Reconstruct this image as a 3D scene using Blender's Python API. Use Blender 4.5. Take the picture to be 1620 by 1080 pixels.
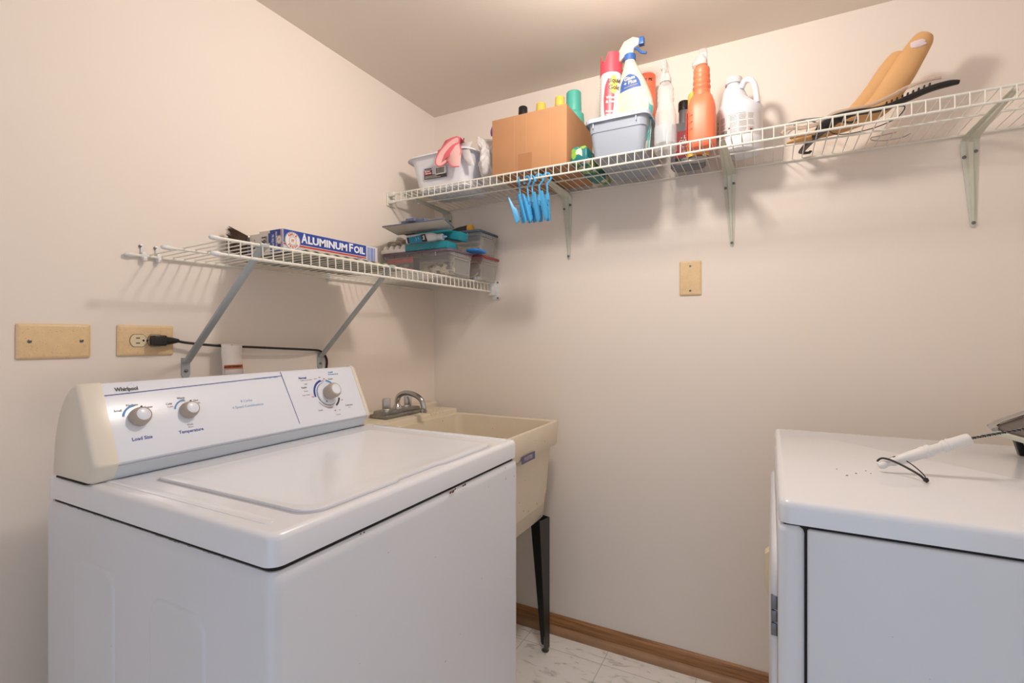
import bpy, bmesh, math, random
from mathutils import Vector, Matrix, noise
random.seed(7)
scn = bpy.context.scene
for o in list(bpy.data.objects): bpy.data.objects.remove(o)
col = scn.collection
R = math.radians
PI = math.pi

# ------------------------------------------------------------------ camera, world, lights, exposure
CAM = (1.330, -1.793, 1.145)
cd = bpy.data.cameras.new('camera'); cam = bpy.data.objects.new('camera', cd); col.objects.link(cam)
cam.location = CAM
cam.rotation_euler = (R(90), 0, math.atan2(408, 780))
cd.sensor_width = 36; cd.lens = 780 / 1620 * 36; cd.shift_y = -5 / 1620
cd.clip_start = 0.02
scn.camera = cam
w = bpy.data.worlds.new('world'); scn.world = w; w.use_nodes = True
bg = w.node_tree.nodes['Background']
bg.inputs[0].default_value = (0.60, 0.78, 1.0, 1); bg.inputs[1].default_value = 1.35
scn.view_settings.view_transform = 'Standard'; scn.view_settings.look = 'None'
scn.view_settings.gamma = 1; scn.view_settings.use_curve_mapping = False
scn.view_settings.exposure = 0.07
LAMP = (1.0, -0.77, 2.055)
ld = bpy.data.lights.new('bulb_light', 'POINT'); lo = bpy.data.objects.new('bulb_light', ld); col.objects.link(lo)
lo.location = LAMP; ld.energy = 19; ld.color = (1.0, 0.905, 0.82); ld.shadow_soft_size = 0.055
try:
    scn.cycles.max_bounces = 10; scn.cycles.diffuse_bounces = 6; scn.cycles.transparent_max_bounces = 24
    scn.cycles.sample_clamp_indirect = 4
except Exception: pass

# ------------------------------------------------------------------ materials
def s2l(c):
    return tuple(((v/255)/12.92 if v/255 <= .04045 else ((v/255+.055)/1.055)**2.4) for v in c)
MATS = {}
def mat(name, rgb, rough=.5, metal=0., var=0., vscale=8., bump=0., bscale=60., coat=0., spec=.5, trans=0., lin=False, dirt=None):
    if name in MATS: return MATS[name]
    m = bpy.data.materials.new(name); m.use_nodes = True; MATS[name] = m
    nt = m.node_tree; N = nt.nodes; L = nt.links; b = N['Principled BSDF']
    c = rgb if lin else s2l(rgb)
    b.inputs['Base Color'].default_value = (*c, 1)
    b.inputs['Roughness'].default_value = rough; b.inputs['Metallic'].default_value = metal
    b.inputs['Coat Weight'].default_value = coat; b.inputs['Specular IOR Level'].default_value = spec
    tc = N.new('ShaderNodeTexCoord')
    if var or dirt:
        n = N.new('ShaderNodeTexNoise'); n.inputs['Scale'].default_value = vscale; n.inputs['Detail'].default_value = 5
        L.new(tc.outputs['Object'], n.inputs['Vector'])
        r = N.new('ShaderNodeValToRGB')
        r.color_ramp.elements[0].position = .3; r.color_ramp.elements[1].position = .7
        r.color_ramp.elements[0].color = (*[v*(1-var) for v in c], 1)
        r.color_ramp.elements[1].color = (*[min(1, v*(1+var)) for v in c], 1)
        L.new(n.outputs['Fac'], r.inputs['Fac']); L.new(r.outputs['Color'], b.inputs['Base Color'])
        if dirt:   # sparse specks: (colour, scale, threshold)
            n2 = N.new('ShaderNodeTexNoise'); n2.inputs['Scale'].default_value = dirt[1]; n2.inputs['Detail'].default_value = 2
            L.new(tc.outputs['Object'], n2.inputs['Vector'])
            mr = N.new('ShaderNodeMapRange'); mr.inputs[1].default_value = dirt[2]; mr.inputs[2].default_value = dirt[2]+.02
            L.new(n2.outputs['Fac'], mr.inputs[0])
            mx = N.new('ShaderNodeMix'); mx.data_type = 'RGBA'
            L.new(mr.outputs[0], mx.inputs[0]); L.new(r.outputs['Color'], mx.inputs[6]); mx.inputs[7].default_value = (*s2l(dirt[0]), 1)
            L.new(mx.outputs[2], b.inputs['Base Color'])
    if bump:
        n = N.new('ShaderNodeTexNoise'); n.inputs['Scale'].default_value = bscale; n.inputs['Detail'].default_value = 3
        L.new(tc.outputs['Object'], n.inputs['Vector'])
        bp = N.new('ShaderNodeBump'); bp.inputs['Strength'].default_value = bump; bp.inputs['Distance'].default_value = .002
        L.new(n.outputs['Fac'], bp.inputs['Height']); L.new(bp.outputs[0], b.inputs['Normal'])
    if trans:
        t = N.new('ShaderNodeBsdfTransparent'); t.inputs[0].default_value = (*[min(1, .55+.45*v) for v in c], 1)
        mx = N.new('ShaderNodeMixShader'); mx.inputs[0].default_value = trans
        out = N['Material Output']
        lw = N.new('ShaderNodeLayerWeight'); lw.inputs[0].default_value = .35
        mm = N.new('ShaderNodeMath'); mm.operation = 'MULTIPLY_ADD'
        L.new(lw.outputs['Facing'], mm.inputs[0]); mm.inputs[1].default_value = -trans*.7; mm.inputs[2].default_value = trans
        L.new(mm.outputs[0], mx.inputs[0])
        L.new(b.outputs[0], mx.inputs[1]); L.new(t.outputs[0], mx.inputs[2]); L.new(mx.outputs[0], out.inputs[0])
    return m

M_wall = mat('wall_paint', (236, 226, 216), .62, var=.012, vscale=1.7, bump=.12, bscale=45)
M_ceil = mat('ceiling_paint', (226, 216, 204), .7, var=.02, vscale=1.3, bump=.08, bscale=60)
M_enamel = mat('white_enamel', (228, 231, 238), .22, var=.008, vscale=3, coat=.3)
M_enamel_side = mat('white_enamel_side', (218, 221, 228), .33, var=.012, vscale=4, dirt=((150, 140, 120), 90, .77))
M_cap = mat('cream_console_plastic', (226, 219, 206), .35)
M_panel = mat('console_panel_white', (224, 230, 242), .25)
M_kick = mat('console_kick_grey', (206, 214, 222), .3)
M_dark = mat('dark_gap', (38, 32, 28), .8)
M_taupe = mat('taupe_plastic', (176, 163, 150), .45, var=.02)
M_blue = mat('print_blue', (44, 66, 150), .5)
M_blue2 = mat('print_light_blue', (96, 150, 205), .5)
M_blue3 = mat('print_pale_blue', (150, 180, 215), .5)
M_grey = mat('print_grey', (140, 132, 130), .5)
M_greyd = mat('print_dark', (52, 50, 55), .5)
M_beige = mat('print_beige', (190, 175, 165), .5)
M_red = mat('print_red', (225, 95, 90), .5)
M_tub = mat('cream_polymer', (220, 209, 188), .5, var=.02, vscale=20, bump=.1, bscale=200, dirt=((150, 125, 90), 60, .72))
M_chrome = mat('chrome', (190, 190, 192), .16, metal=1., var=.06, vscale=25)
M_chrome_d = mat('worn_chrome', (150, 148, 145), .38, metal=.85, var=.18, vscale=60)
M_black = mat('black_metal', (38, 37, 36), .42, metal=.3)
M_blackp = mat('black_plastic', (30, 28, 28), .35)
M_wire = mat('white_vinyl_wire', (228, 226, 216), .38)
M_steel = mat('grey_painted_steel', (172, 180, 182), .42, metal=.25, var=.05, vscale=30)
M_bracket = mat('almond_steel', (205, 205, 190), .4, metal=.1, var=.04, vscale=20)
M_screw = mat('zinc_screw', (120, 120, 122), .35, metal=.9)
M_ivory = mat('ivory_plate', (224, 194, 150), .45, var=.05, vscale=60, dirt=((196, 160, 112), 420, .66))
M_ivory2 = mat('ivory_receptacle', (226, 210, 176), .4)
M_paper = mat('white_paper', (232, 228, 222), .7)
M_whitep = mat('white_plastic', (226, 225, 224), .35)
M_whitem = mat('milky_plastic', (230, 231, 238), .35)
M_card = mat('cardboard', (176, 130, 92), .85, var=.05, vscale=9, bump=.2, bscale=90)
M_cardd = mat('cardboard_tape', (160, 114, 78), .4)
M_cyan = mat('sky_blue_plastic', (70, 160, 214), .4)
M_teal = mat('teal_card', (20, 128, 142), .45)
M_orange = mat('orange_plastic', (240, 118, 82), .42)
M_pink = mat('pink_rubber', (222, 108, 120), .6)
M_pinkl = mat('pale_pink_rubber', (236, 186, 182), .6)
M_yellow = mat('yellow_plastic', (240, 200, 90), .4)
M_tan = mat('tan_foam', (208, 162, 110), .75, var=.04, vscale=12, bump=.1, bscale=150)
M_foilblue = mat('carton_blue', (38, 66, 150), .45)
M_foilgrey = mat('carton_pale_grey', (205, 206, 212), .5)
M_foilred = mat('carton_red', (190, 66, 60), .5)
M_clear = mat('clear_plastic', (235, 235, 235), .08, trans=.86)
M_transl = mat('translucent_plastic', (215, 215, 212), .25, trans=.86)
M_translb = mat('translucent_blue_grey', (172, 182, 196), .35, trans=.3)
M_bag = mat('thin_white_bag', (236, 232, 232), .4, trans=.3, bump=.3, bscale=25)
M_capred = mat('coral_red', (222, 70, 84), .4)
M_greyb = mat('grey_bottle', (118, 120, 126), .4)
M_maroon = mat('maroon_label', (150, 44, 52), .5)
M_navy = mat('navy', (38, 48, 88), .45)
M_label = mat('cream_label', (214, 196, 168), .6)
M_glassblue = mat('label_blue', (46, 84, 150), .5)
M_spray = mat('frosted_bottle', (196, 189, 176), .35)
M_liquid = mat('teal_liquid', (90, 160, 160), .3)
M_tealcap = mat('mint_teal', (86, 184, 168), .4)
M_purple = mat('purple_lid', (104, 82, 100), .4)
M_redlid = mat('red_lid', (150, 52, 56), .4)
M_bluelid = mat('slate_blue_lid', (58, 80, 98), .4)
M_brist = mat('brown_bristle', (84, 64, 54), .8, var=.3, vscale=80)
M_rust = mat('rust', (96, 52, 30), .9, var=.3, vscale=200)
M_grime = mat('grime', (120, 112, 88), .9)
M_clipb = mat('clipboard_grey', (206, 202, 196), .5)
M_slate = mat('slate_blue', (96, 104, 130), .5)
M_green = mat('leaf_green', (120, 170, 60), .5)

# cork-like stripes on cardboard, floor and wood
def wood():
    m = bpy.data.materials.new('oak_stain'); m.use_nodes = True; nt = m.node_tree; N = nt.nodes; L = nt.links; b = N['Principled BSDF']
    tc = N.new('ShaderNodeTexCoord'); mp = N.new('ShaderNodeMapping'); mp.inputs['Scale'].default_value = (1.2, 30, 60)
    n = N.new('ShaderNodeTexNoise'); n.inputs['Scale'].default_value = 3; n.inputs['Detail'].default_value = 8; n.inputs['Roughness'].default_value = .65
    r = N.new('ShaderNodeValToRGB')
    r.color_ramp.elements[0].position = .32; r.color_ramp.elements[0].color = (*s2l((105, 66, 34)), 1)
    r.color_ramp.elements[1].position = .68; r.color_ramp.elements[1].color = (*s2l((186, 134, 86)), 1)
    L.new(tc.outputs['Object'], mp.inputs[0]); L.new(mp.outputs[0], n.inputs['Vector']); L.new(n.outputs['Fac'], r.inputs[0]); L.new(r.outputs[0], b.inputs['Base Color'])
    b.inputs['Roughness'].default_value = .45
    return m
M_wood = wood()
def floor_mat():
    m = bpy.data.materials.new('vinyl_tile'); m.use_nodes = True; nt = m.node_tree; N = nt.nodes; L = nt.links; b = N['Principled BSDF']
    tc = N.new('ShaderNodeTexCoord')
    mp = N.new('ShaderNodeMapping'); mp.inputs['Location'].default_value = (-.196, -.193, 0)
    br = N.new('ShaderNodeTexBrick'); br.offset = 0; br.inputs['Scale'].default_value = 1
    br.inputs['Brick Width'].default_value = .305; br.inputs['Row Height'].default_value = .305; br.inputs['Mortar Size'].default_value = .0012
    br.inputs['Mortar Smooth'].default_value = 0
    br.inputs['Color1'].default_value = (1, 1, 1, 1); br.inputs['Color2'].default_value = (.985, .985, .985, 1); br.inputs['Mortar'].default_value = (.55, .53, .5, 1)
    L.new(tc.outputs['Object'], mp.inputs[0]); L.new(mp.outputs[0], br.inputs['Vector'])
    mp2 = N.new('ShaderNodeMapping'); mp2.inputs['Scale'].default_value = (1, 2.6, 1); mp2.inputs['Rotation'].default_value = (0, 0, R(-38))
    L.new(tc.outputs['Object'], mp2.inputs[0])
    n = N.new('ShaderNodeTexNoise'); n.inputs['Scale'].default_value = 16; n.inputs['Detail'].default_value = 7; n.inputs['Roughness'].default_value = .6; n.inputs['Distortion'].default_value = .8
    L.new(mp2.outputs[0], n.inputs['Vector'])
    r = N.new('ShaderNodeValToRGB')
    for p, c in ((.47, (206, 203, 198)), (.505, (176, 172, 168)), (.54, (214, 211, 206))):
        pass
    e = r.color_ramp.elements
    e[0].position = .36; e[0].color = (*s2l((205, 201, 197)), 1)
    e[1].position = .44; e[1].color = (*s2l((243, 240, 237)), 1)
    x = e.new(.6); x.color = (*s2l((246, 243, 241)), 1)
    L.new(n.outputs['Fac'], r.inputs[0])
    mx = N.new('ShaderNodeMix'); mx.data_type = 'RGBA'; mx.blend_type = 'MULTIPLY'; mx.inputs[0].default_value = 1
    L.new(r.outputs[0], mx.inputs[6]); L.new(br.outputs['Color'], mx.inputs[7]); L.new(mx.outputs[2], b.inputs['Base Color'])
    b.inputs['Roughness'].default_value = .38
    return m
M_floor = floor_mat()
def stripes(name, c1, c2, scale, axis='y', rough=.6):
    m = bpy.data.materials.new(name); m.use_nodes = True; nt = m.node_tree; N = nt.nodes; L = nt.links; b = N['Principled BSDF']
    tc = N.new('ShaderNodeTexCoord'); wv = N.new('ShaderNodeTexWave'); wv.bands_direction = axis.upper(); wv.inputs['Scale'].default_value = scale
    wv.inputs['Distortion'].default_value = 2; wv.inputs['Detail'].default_value = 3
    r = N.new('ShaderNodeValToRGB'); r.color_ramp.elements[0].color = (*s2l(c1), 1); r.color_ramp.elements[1].color = (*s2l(c2), 1)
    L.new(tc.outputs['Object'], wv.inputs[0]); L.new(wv.outputs['Fac'], r.inputs[0]); L.new(r.outputs[0], b.inputs['Base Color'])
    b.inputs['Roughness'].default_value = rough
    return m
M_mag = stripes('printed_pages', (70, 74, 62), (190, 184, 160), 9)
def blotch(name, cols, scale, rough=.45):
    m = bpy.data.materials.new(name); m.use_nodes = True; nt = m.node_tree; N = nt.nodes; L = nt.links; b = N['Principled BSDF']
    tc = N.new('ShaderNodeTexCoord'); v = N.new('ShaderNodeTexVoronoi'); v.inputs['Scale'].default_value = scale
    r = N.new('ShaderNodeValToRGB'); r.color_ramp.interpolation = 'CONSTANT'
    e = r.color_ramp.elements; e[0].color = (*s2l(cols[0]), 1); e[1].position = 1/len(cols); e[1].color = (*s2l(cols[1]), 1)
    for i in range(2, len(cols)):
        x = e.new(i/len(cols)); x.color = (*s2l(cols[i]), 1)
    L.new(tc.outputs['Object'], v.inputs['Vector']); L.new(v.outputs['Color'], r.inputs[0]); L.new(r.outputs[0], b.inputs['Base Color'])
    b.inputs['Roughness'].default_value = rough
    return m
M_leafy = blotch('green_teal_print', [(18, 112, 116), (24, 126, 124), (126, 168, 60), (16, 104, 110), (214, 204, 180), (110, 160, 64)], 62)
M_odds = blotch('mixed_small_hardware', [(60, 52, 44), (150, 128, 100), (200, 190, 170), (90, 100, 96), (120, 84, 60)], 45)

# ------------------------------------------------------------------ mesh builder
def rr(cx, cy, w, h, r, n=5):
    r = min(r, w/2-1e-5, h/2-1e-5); pts = []
    for (sx, sy, a0) in ((1, 1, 0), (-1, 1, 90), (-1, -1, 180), (1, -1, 270)):
        for i in range(n+1):
            a = R(a0+90*i/n); pts.append((cx+sx*(w/2-r)+r*math.cos(a), cy+sy*(h/2-r)+r*math.sin(a)))
    return pts
class MB:
    def __init__(s): s.bm = bmesh.new()
    def merge(s, b2, m=0, M=None):
        if M is not None: b2.transform(M)
        for f in b2.faces: f.material_index = m if m is not None else f.material_index
        me = bpy.data.meshes.new('t'); b2.to_mesh(me); s.bm.from_mesh(me); bpy.data.meshes.remove(me); b2.free(); return s
    def box(s, a, b, m=0, bev=0, seg=2, M=None):
        b2 = bmesh.new(); bmesh.ops.create_cube(b2, size=1)
        for v in b2.verts: v.co = Vector([(a[i]+b[i])/2 + v.co[i]*(b[i]-a[i]) for i in range(3)])
        if bev: bmesh.ops.bevel(b2, geom=b2.edges[:], offset=bev, segments=seg, affect='EDGES', profile=.5)
        return s.merge(b2, m, M)
    def loft(s, rings, m=0, cap0=True, cap1=True, closed=True, M=None, mi=None):
        b2 = bmesh.new(); vs = [[b2.verts.new(p) for p in r] for r in rings]; n = len(rings[0])
        for k in range(len(rings)-1):
            for i in range(n if closed else n-1):
                j = (i+1) % n
                try:
                    f = b2.faces.new((vs[k][i], vs[k][j], vs[k+1][j], vs[k+1][i]))
                except ValueError: pass
        if cap0 and closed: b2.faces.new(vs[0][::-1])
        if cap1 and closed: b2.faces.new(vs[-1])
        bmesh.ops.recalc_face_normals(b2, faces=b2.faces)
        return s.merge(b2, m, M)
    def rprism(s, cx, cy, w, h, r, levels, m=0, n=5, cap0=True, cap1=True, M=None):   # levels (z, inset[, dx, dy])
        rings = []
        for l in levels:
            z, i = l[0], l[1]; dx = l[2] if len(l) > 2 else 0; dy = l[3] if len(l) > 3 else 0
            rings.append([(x, y, z) for x, y in rr(cx+dx, cy+dy, w-2*i, h-2*i, max(.0006, r-i), n)])
        return s.loft(rings, m, cap0, cap1, M=M)
    def lathe(s, prof, n=24, m=0, M=None, c=(0, 0, 0), cap=True, sx=1, sy=1, a0=0, a1=360):
        full = abs(a1-a0-360) < .01
        k = n if full else n+1
        rings = [[(c[0]+r*math.cos(R(a0)+R(a1-a0)*i/n)*sx, c[1]+r*math.sin(R(a0)+R(a1-a0)*i/n)*sy, c[2]+z) for i in range(k)] for r, z in prof]
        return s.loft(rings, m, cap and full and prof[0][0] > 1e-6, cap and full and prof[-1][0] > 1e-6, closed=full, M=M)
    def tube(s, pts, r, n=8, m=0, cap=True, M=None, flat=1.):
        P = [Vector(p) for p in pts]; rings = []; up = None
        for i, p in enumerate(P):
            t = (P[min(i+1, len(P)-1)]-P[max(i-1, 0)]).normalized()
            if up is None:
                up = Vector((0, 0, 1)) if abs(t.z) < .9 else Vector((1, 0, 0))
            a = t.cross(up).normalized(); up = a.cross(t).normalized()
            ri = r[i] if isinstance(r, (list, tuple)) else r
            rings.append([p+a*ri*math.cos(2*PI*k/n)+up*ri*flat*math.sin(2*PI*k/n) for k in range(n)])
        return s.loft(rings, m, cap, cap, M=M)
    def ext(s, poly, d0, d1, plane='xz', m=0, bev=0, M=None, seg=2):
        f = {'xy': lambda a, b, d: (a, b, d), 'xz': lambda a, b, d: (a, d, b), 'yz': lambda a, b, d: (d, a, b)}[plane]
        b2 = bmesh.new(); A = [b2.verts.new(f(a, b, d0)) for a, b in poly]; B = [b2.verts.new(f(a, b, d1)) for a, b in poly]
        b2.faces.new(A); b2.faces.new(B[::-1]); n = len(poly)
        for i in range(n): b2.faces.new((A[i], B[i], B[(i+1) % n], A[(i+1) % n]))
        bmesh.ops.recalc_face_normals(b2, faces=b2.faces)
        if bev: bmesh.ops.bevel(b2, geom=b2.edges[:], offset=bev, segments=seg, affect='EDGES', profile=.5)
        return s.merge(b2, m, M)
    def quad(s, pts, m=0):
        b2 = bmesh.new(); b2.faces.new([b2.verts.new(p) for p in pts]); return s.merge(b2, m)
    def text(s, t, size, M, m=0, bold=0., fn=None, align='CENTER', sx=1., thick=.0002, fit=None):
        cu = bpy.data.curves.new('t', 'FONT'); cu.body = t; cu.size = size; cu.align_x = align; cu.align_y = 'CENTER'
        cu.offset = bold*size; cu.extrude = thick; cu.resolution_u = 2
        ob = bpy.data.objects.new('t', cu); col.objects.link(ob)
        dg = bpy.context.evaluated_depsgraph_get(); me = bpy.data.meshes.new_from_object(ob.evaluated_get(dg))
        b2 = bmesh.new(); b2.from_mesh(me)
        bpy.data.objects.remove(ob); bpy.data.curves.remove(cu); bpy.data.meshes.remove(me)
        if fit and len(b2.verts):
            xs = [v.co.x for v in b2.verts]; sx = fit/(max(xs)-min(xs)); mid = (max(xs)+min(xs))/2
            for v in b2.verts: v.co.x -= mid
        b2.transform(Matrix.Diagonal((sx, 1, 1, 1)))
        if fn:
            for v in b2.verts: v.co = fn(v.co)
            M = None
        return s.merge(b2, m, M)
    def arc(s, r0, r1, a0, a1, M, m=0, n=20, z=.0004):
        rings = [[(r0*math.cos(a), r0*math.sin(a), z), (r1*math.cos(a), r1*math.sin(a), z)] for a in [R(a0+(a1-a0)*i/n) for i in range(n+1)]]
        return s.loft(rings, m, False, False, closed=False, M=M)
    def build(s, name, mats, parent=None, loc=None, smooth=38, **tags):
        if not isinstance(mats, (list, tuple)): mats = [mats]
        org = Vector(loc) if loc is not None else (ROOT[parent.name] if parent is not None else Vector((0, 0, 0)))
        s.bm.transform(Matrix.Translation(-org))
        me = bpy.data.meshes.new(name); s.bm.to_mesh(me); s.bm.free()
        for m in mats: me.materials.append(m)
        for p in me.polygons: p.use_smooth = True
        me.set_sharp_from_angle(angle=R(smooth))
        o = bpy.data.objects.new(name, me); col.objects.link(o)
        ROOT[o.name] = org
        if parent is not None: o.parent = parent
        else: o.location = org
        for k, v in tags.items(): o[k] = v
        return o
ROOT = {}
def thing(name, label, category, loc, group=None):
    o = bpy.data.objects.new(name, None); col.objects.link(o); o.empty_display_size = .05
    o.location = loc; o['label'] = label; o['category'] = category; ROOT[o.name] = Vector(loc)
    if group: o['group'] = group
    return o
def frame(o, X, Y):
    X = Vector(X).normalized(); Y = Vector(Y).normalized(); Z = X.cross(Y).normalized(); Y = Z.cross(X)
    return Matrix(((X.x, Y.x, Z.x, o[0]), (X.y, Y.y, Z.y, o[1]), (X.z, Y.z, Z.z, o[2]), (0, 0, 0, 1)))
def FX(x, y, z): return frame((x, y, z), (0, 1, 0), (0, 0, 1))      # writing on a face that looks along +x
def FY(x, y, z): return frame((x, y, z), (1, 0, 0), (0, 0, 1))      # writing on a face that looks along -y
def bez(pts, n=8):      # Catmull-Rom
    P = [Vector(p) for p in pts]; out = []
    for i in range(len(P)-1):
        a, b, c, d = P[max(i-1, 0)], P[i], P[i+1], P[min(i+2, len(P)-1)]
        for k in range(n):
            t = k/n; out.append(.5*((2*b)+(c-a)*t+(2*a-5*b+4*c-d)*t*t+(3*b-a-3*c+d)*t**3))
    out.append(P[-1]); return out
def copy_tree(o, loc, rot=(0, 0, 0), label=None):
    r = o.copy(); col.objects.link(r); r.location = loc; r.rotation_euler = rot
    if label: r['label'] = label
    for c in o.children:
        k = c.copy(); col.objects.link(k); k.parent = r
        for g in c.children:
            q = g.copy(); col.objects.link(q); q.parent = k
    return r

# ------------------------------------------------------------------ room
H = 2.132
XR = 2.10; YF = -2.70
def struct(name, mb, m, **k): return mb.build(name, m, loc=(0, 0, 0), kind='structure', **k)
struct('floor', MB().box((-.1, YF-.1, -.05), (XR+.1, .1, 0)), M_floor)
struct('ceiling', MB().box((-.1, YF-.1, H), (XR+.1, .1, H+.05)), M_ceil)
struct('wall_left', MB().box((-.1, YF-.1, 0), (0, .1, H)), M_wall)
struct('wall_back', MB().box((0, 0, 0), (XR, .1, H)), M_wall)
struct('wall_right', MB().box((XR, YF-.1, 0), (XR+.1, .1, H)), M_wall)
fw = MB()
fw.box((0, YF-.1, 0), (.95, YF, H)); fw.box((.95, YF-.1, 2.03), (XR, YF, H)); fw.box((1.95, YF-.1, 0), (XR, YF, 2.03))
struct('wall_front', fw, M_wall)
bb = MB()
prof = [(0, 0), (-.012, 0), (-.012, .05), (-.010, .058), (-.006, .064), (0, .066)]
bb.ext([(a, b) for a, b in prof], .001, XR-.001, 'yz')
sh = [(-.012, 0), (-.031, 0), (-.031, .008), (-.028, .016), (-.021, .022), (-.012, .025)]
bb.ext(sh, .001, XR-.001, 'yz', m=1)
struct('baseboard_back', bb, [M_wood, mat('shoe_wood', (158, 122, 90), .5, var=.12, vscale=14)])
bl = MB(); bl.ext([(-a, b) for a, b in prof], YF+.001, -.033, 'xz'); bl.ext([(-a, b) for a, b in sh], YF+.001, -.033, 'xz')
struct('baseboard_left', bl, M_wood)

# ceiling lamp (just above the frame)
t = thing('ceiling_lamp', 'round ceiling lamp holder above the washer and the sink', 'lamp', (LAMP[0], LAMP[1], H))
MB().lathe([(.050, 0), (.050, -.006), (.044, -.010), (.030, -.012), (.0, -.012)], 32, c=(LAMP[0], LAMP[1], H)).build('holder', M_whitep, t)

# ------------------------------------------------------------------ washing machine
WX0, WX1, WY0, WY1 = .142, .778, -1.386, -.702
wm = thing('washing_machine', 'white top-loading washing machine with slanted control console', 'washing machine', (WX0, WY0, 0))
cxw, cyw, ww, wh = (WX0+WX1)/2, (WY0+WY1)/2, WX1-WX0, WY1-WY0
cab = MB(); cab.rprism(cxw, cyw, ww, wh, .018, [(.012, .0), (.83, .0), (.840, .0015), (.846, .006)], n=5)
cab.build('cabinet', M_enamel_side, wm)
MB().rprism(cxw, cyw, ww-.016, wh-.016, .015, [(.845, 0), (.8535, 0)]).build('seam', M_dark, wm)
for dx in (.05, ww-.05):
    for dy in (.05, wh-.05):
        MB().lathe([(.02, 0), (.02, .008), (.008, .012), (.008, .02)], 12, c=(WX0+dx, WY0+dy, 0)).build('foot', M_blackp, wm)
def emb(x0, x1, z1):
    b = MB(); rings = []
    for d, i in ((.0, .0), (-.0028, .0026), (-.0030, .004), (-.0030, .005)):
        rings.append([(x, WY0+d, z) for x, z in rr((x0+x1)/2, (z1+.08)/2, x1-x0-2*i, z1-.08-2*i, .03, 6)])
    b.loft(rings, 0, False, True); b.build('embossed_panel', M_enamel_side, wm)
emb(.262, .396, .768); emb(.502, .640, .760)
tp = MB(); tp.rprism(cxw, cyw, ww-.002, wh-.002, .02, [(.8535, .0005), (.886, 0), (.891, .0018), (.8945, .006), (.8955, .012)], n=6)
tp.build('top_panel', M_enamel, wm)
# raised bead along the right side and a soft swell along the left
MB().rprism((.33+.752)/2, -.7285, .43, .016, .008, [(.8950, 0), (.8968, .001), (.8978, .004)], n=4).build('bead', M_enamel, wm)
MB().rprism((.22+.745)/2, -1.352, .50, .018, .009, [(.8950, 0), (.8962, .001), (.8968, .005)], n=4).build('bead', M_enamel, wm)
# lid
def lid_ring(i):
    x0, x1, y0, y1 = .372+i, .757-i, -1.312+i, -.79-i
    pts = []
    def arcp(cx, cy, r, a0, a1, n=6):
        for k in range(n+1):
            a = R(a0+(a1-a0)*k/n); pts.append((cx+r*math.cos(a), cy+r*math.sin(a)))
    arcp(x1-.035, y1-.035, .035-i*.2, 0, 90); arcp(x0+.008, y1-.008, .008, 90, 180); arcp(x0+.008, y0+.008, .008, 180, 270); arcp(x1-.035, y0+.035, .035-i*.2, 270, 360)
    # finger scoop on the front edge
    for yy, dx in ((-1.13, 0), (-1.115, .006), (-1.00, .006), (-.985, 0)): pts.append((x1-dx, yy))
    return pts
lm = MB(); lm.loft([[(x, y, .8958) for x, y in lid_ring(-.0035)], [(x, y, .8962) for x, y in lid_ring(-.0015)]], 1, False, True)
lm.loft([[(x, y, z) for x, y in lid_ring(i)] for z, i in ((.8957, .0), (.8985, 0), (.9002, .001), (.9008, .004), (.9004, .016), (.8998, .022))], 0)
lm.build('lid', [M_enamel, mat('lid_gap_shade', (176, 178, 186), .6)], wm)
for x, y, r in ((.777+.0004, -.9966, .0022), (.777+.0004, -.990, .0028), (.777+.0004, -.9449, .0022), (.777+.0004, -.954, .0016), (.777+.0004, -1.2279, .0018)):
    pass
ru = MB()
for y, z, r in ((-.9966, .8445, .0030), (-.988, .8445, .0036), (-.981, .847, .0022), (-.9449, .8465, .0028), (-.952, .846, .0022), (-1.2279, .8475, .0014), (-1.235, .8475, .0012)):
    ru.lathe([(0, -.0012), (r*.7, -.0006), (r, .0002), (r*.6, .0012), (0, .0014)], 9, M=frame((.7782, y, z), (0, 1, .3), (0, -.3, 1)) @ Matrix.Diagonal((1.3, .8, .8, 1)))
for k in range(26):
    x = random.uniform(.2, .74); ru.lathe([(0, -.0004), (.0011, 0), (0, .0005)], 6, m=1, M=frame((x, -1.3825, .8478+random.uniform(-.0004, .0004)), (1, 0, 0), (0, 0, 1)) @ Matrix.Diagonal((random.uniform(1, 5), .5, .6, 1)))
ru.build('rust_spots', [M_rust, M_grime], wm, kind='stuff')

# console
CY0, CY1 = -1.388, -.7285
OFF = lambda y: -.0165*(y-CY0)
cprof = [(.177, .8965), (.180, .935), (.184, .968), (.192, .993), (.2015, 1.0146), (.212, 1.031), (.2257, 1.046), (.240, 1.057), (.252, 1.0625), (.262, 1.0635), (.2685, 1.0595), (.3061, .9788), (.3265, .9345), (.3283, .929), (.326, .924), (.312, .9035), (.306, .8965)]
def con(y0, y1, m, grow=0., bev=0.):
    b = MB(); rings = []
    cx, cz = .25, .965
    seq = [(y0, 0), (y0, grow), (y1, grow), (y1, 0)] if False else [(y0, grow), (y1, grow)]
    if bev: seq = [(y0, grow-.010), (y0+.003, grow-.004), (y0+.009, grow), (y1, grow)] if bev > 0 else [(y0, grow), (y1-.009, grow), (y1-.003, grow-.004), (y1, grow-.010)]
    for y, g in seq:
        ring = []
        for i, (x, z) in enumerate(cprof):
            a = Vector((x-cx, z-cz)); l = a.length
            q = a*(1+g/l); zz = cz+q.y
            ring.append((cx+q.x+OFF(y), y, max(.8965, zz)))
        rings.append(ring)
    b.loft(rings, m); return b
CON = MB()
c1 = con(CY0+.036, CY1-.019, 0); c1.build('control_panel', M_panel, wm)
con(CY0, CY0+.037, 0, .0018, 1).build('end_cap', M_cap, wm, label='cream left end cap')
con(CY1-.019, CY1, 0, .0018, -1).build('end_cap', M_cap, wm, label='cream right end cap')
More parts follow.
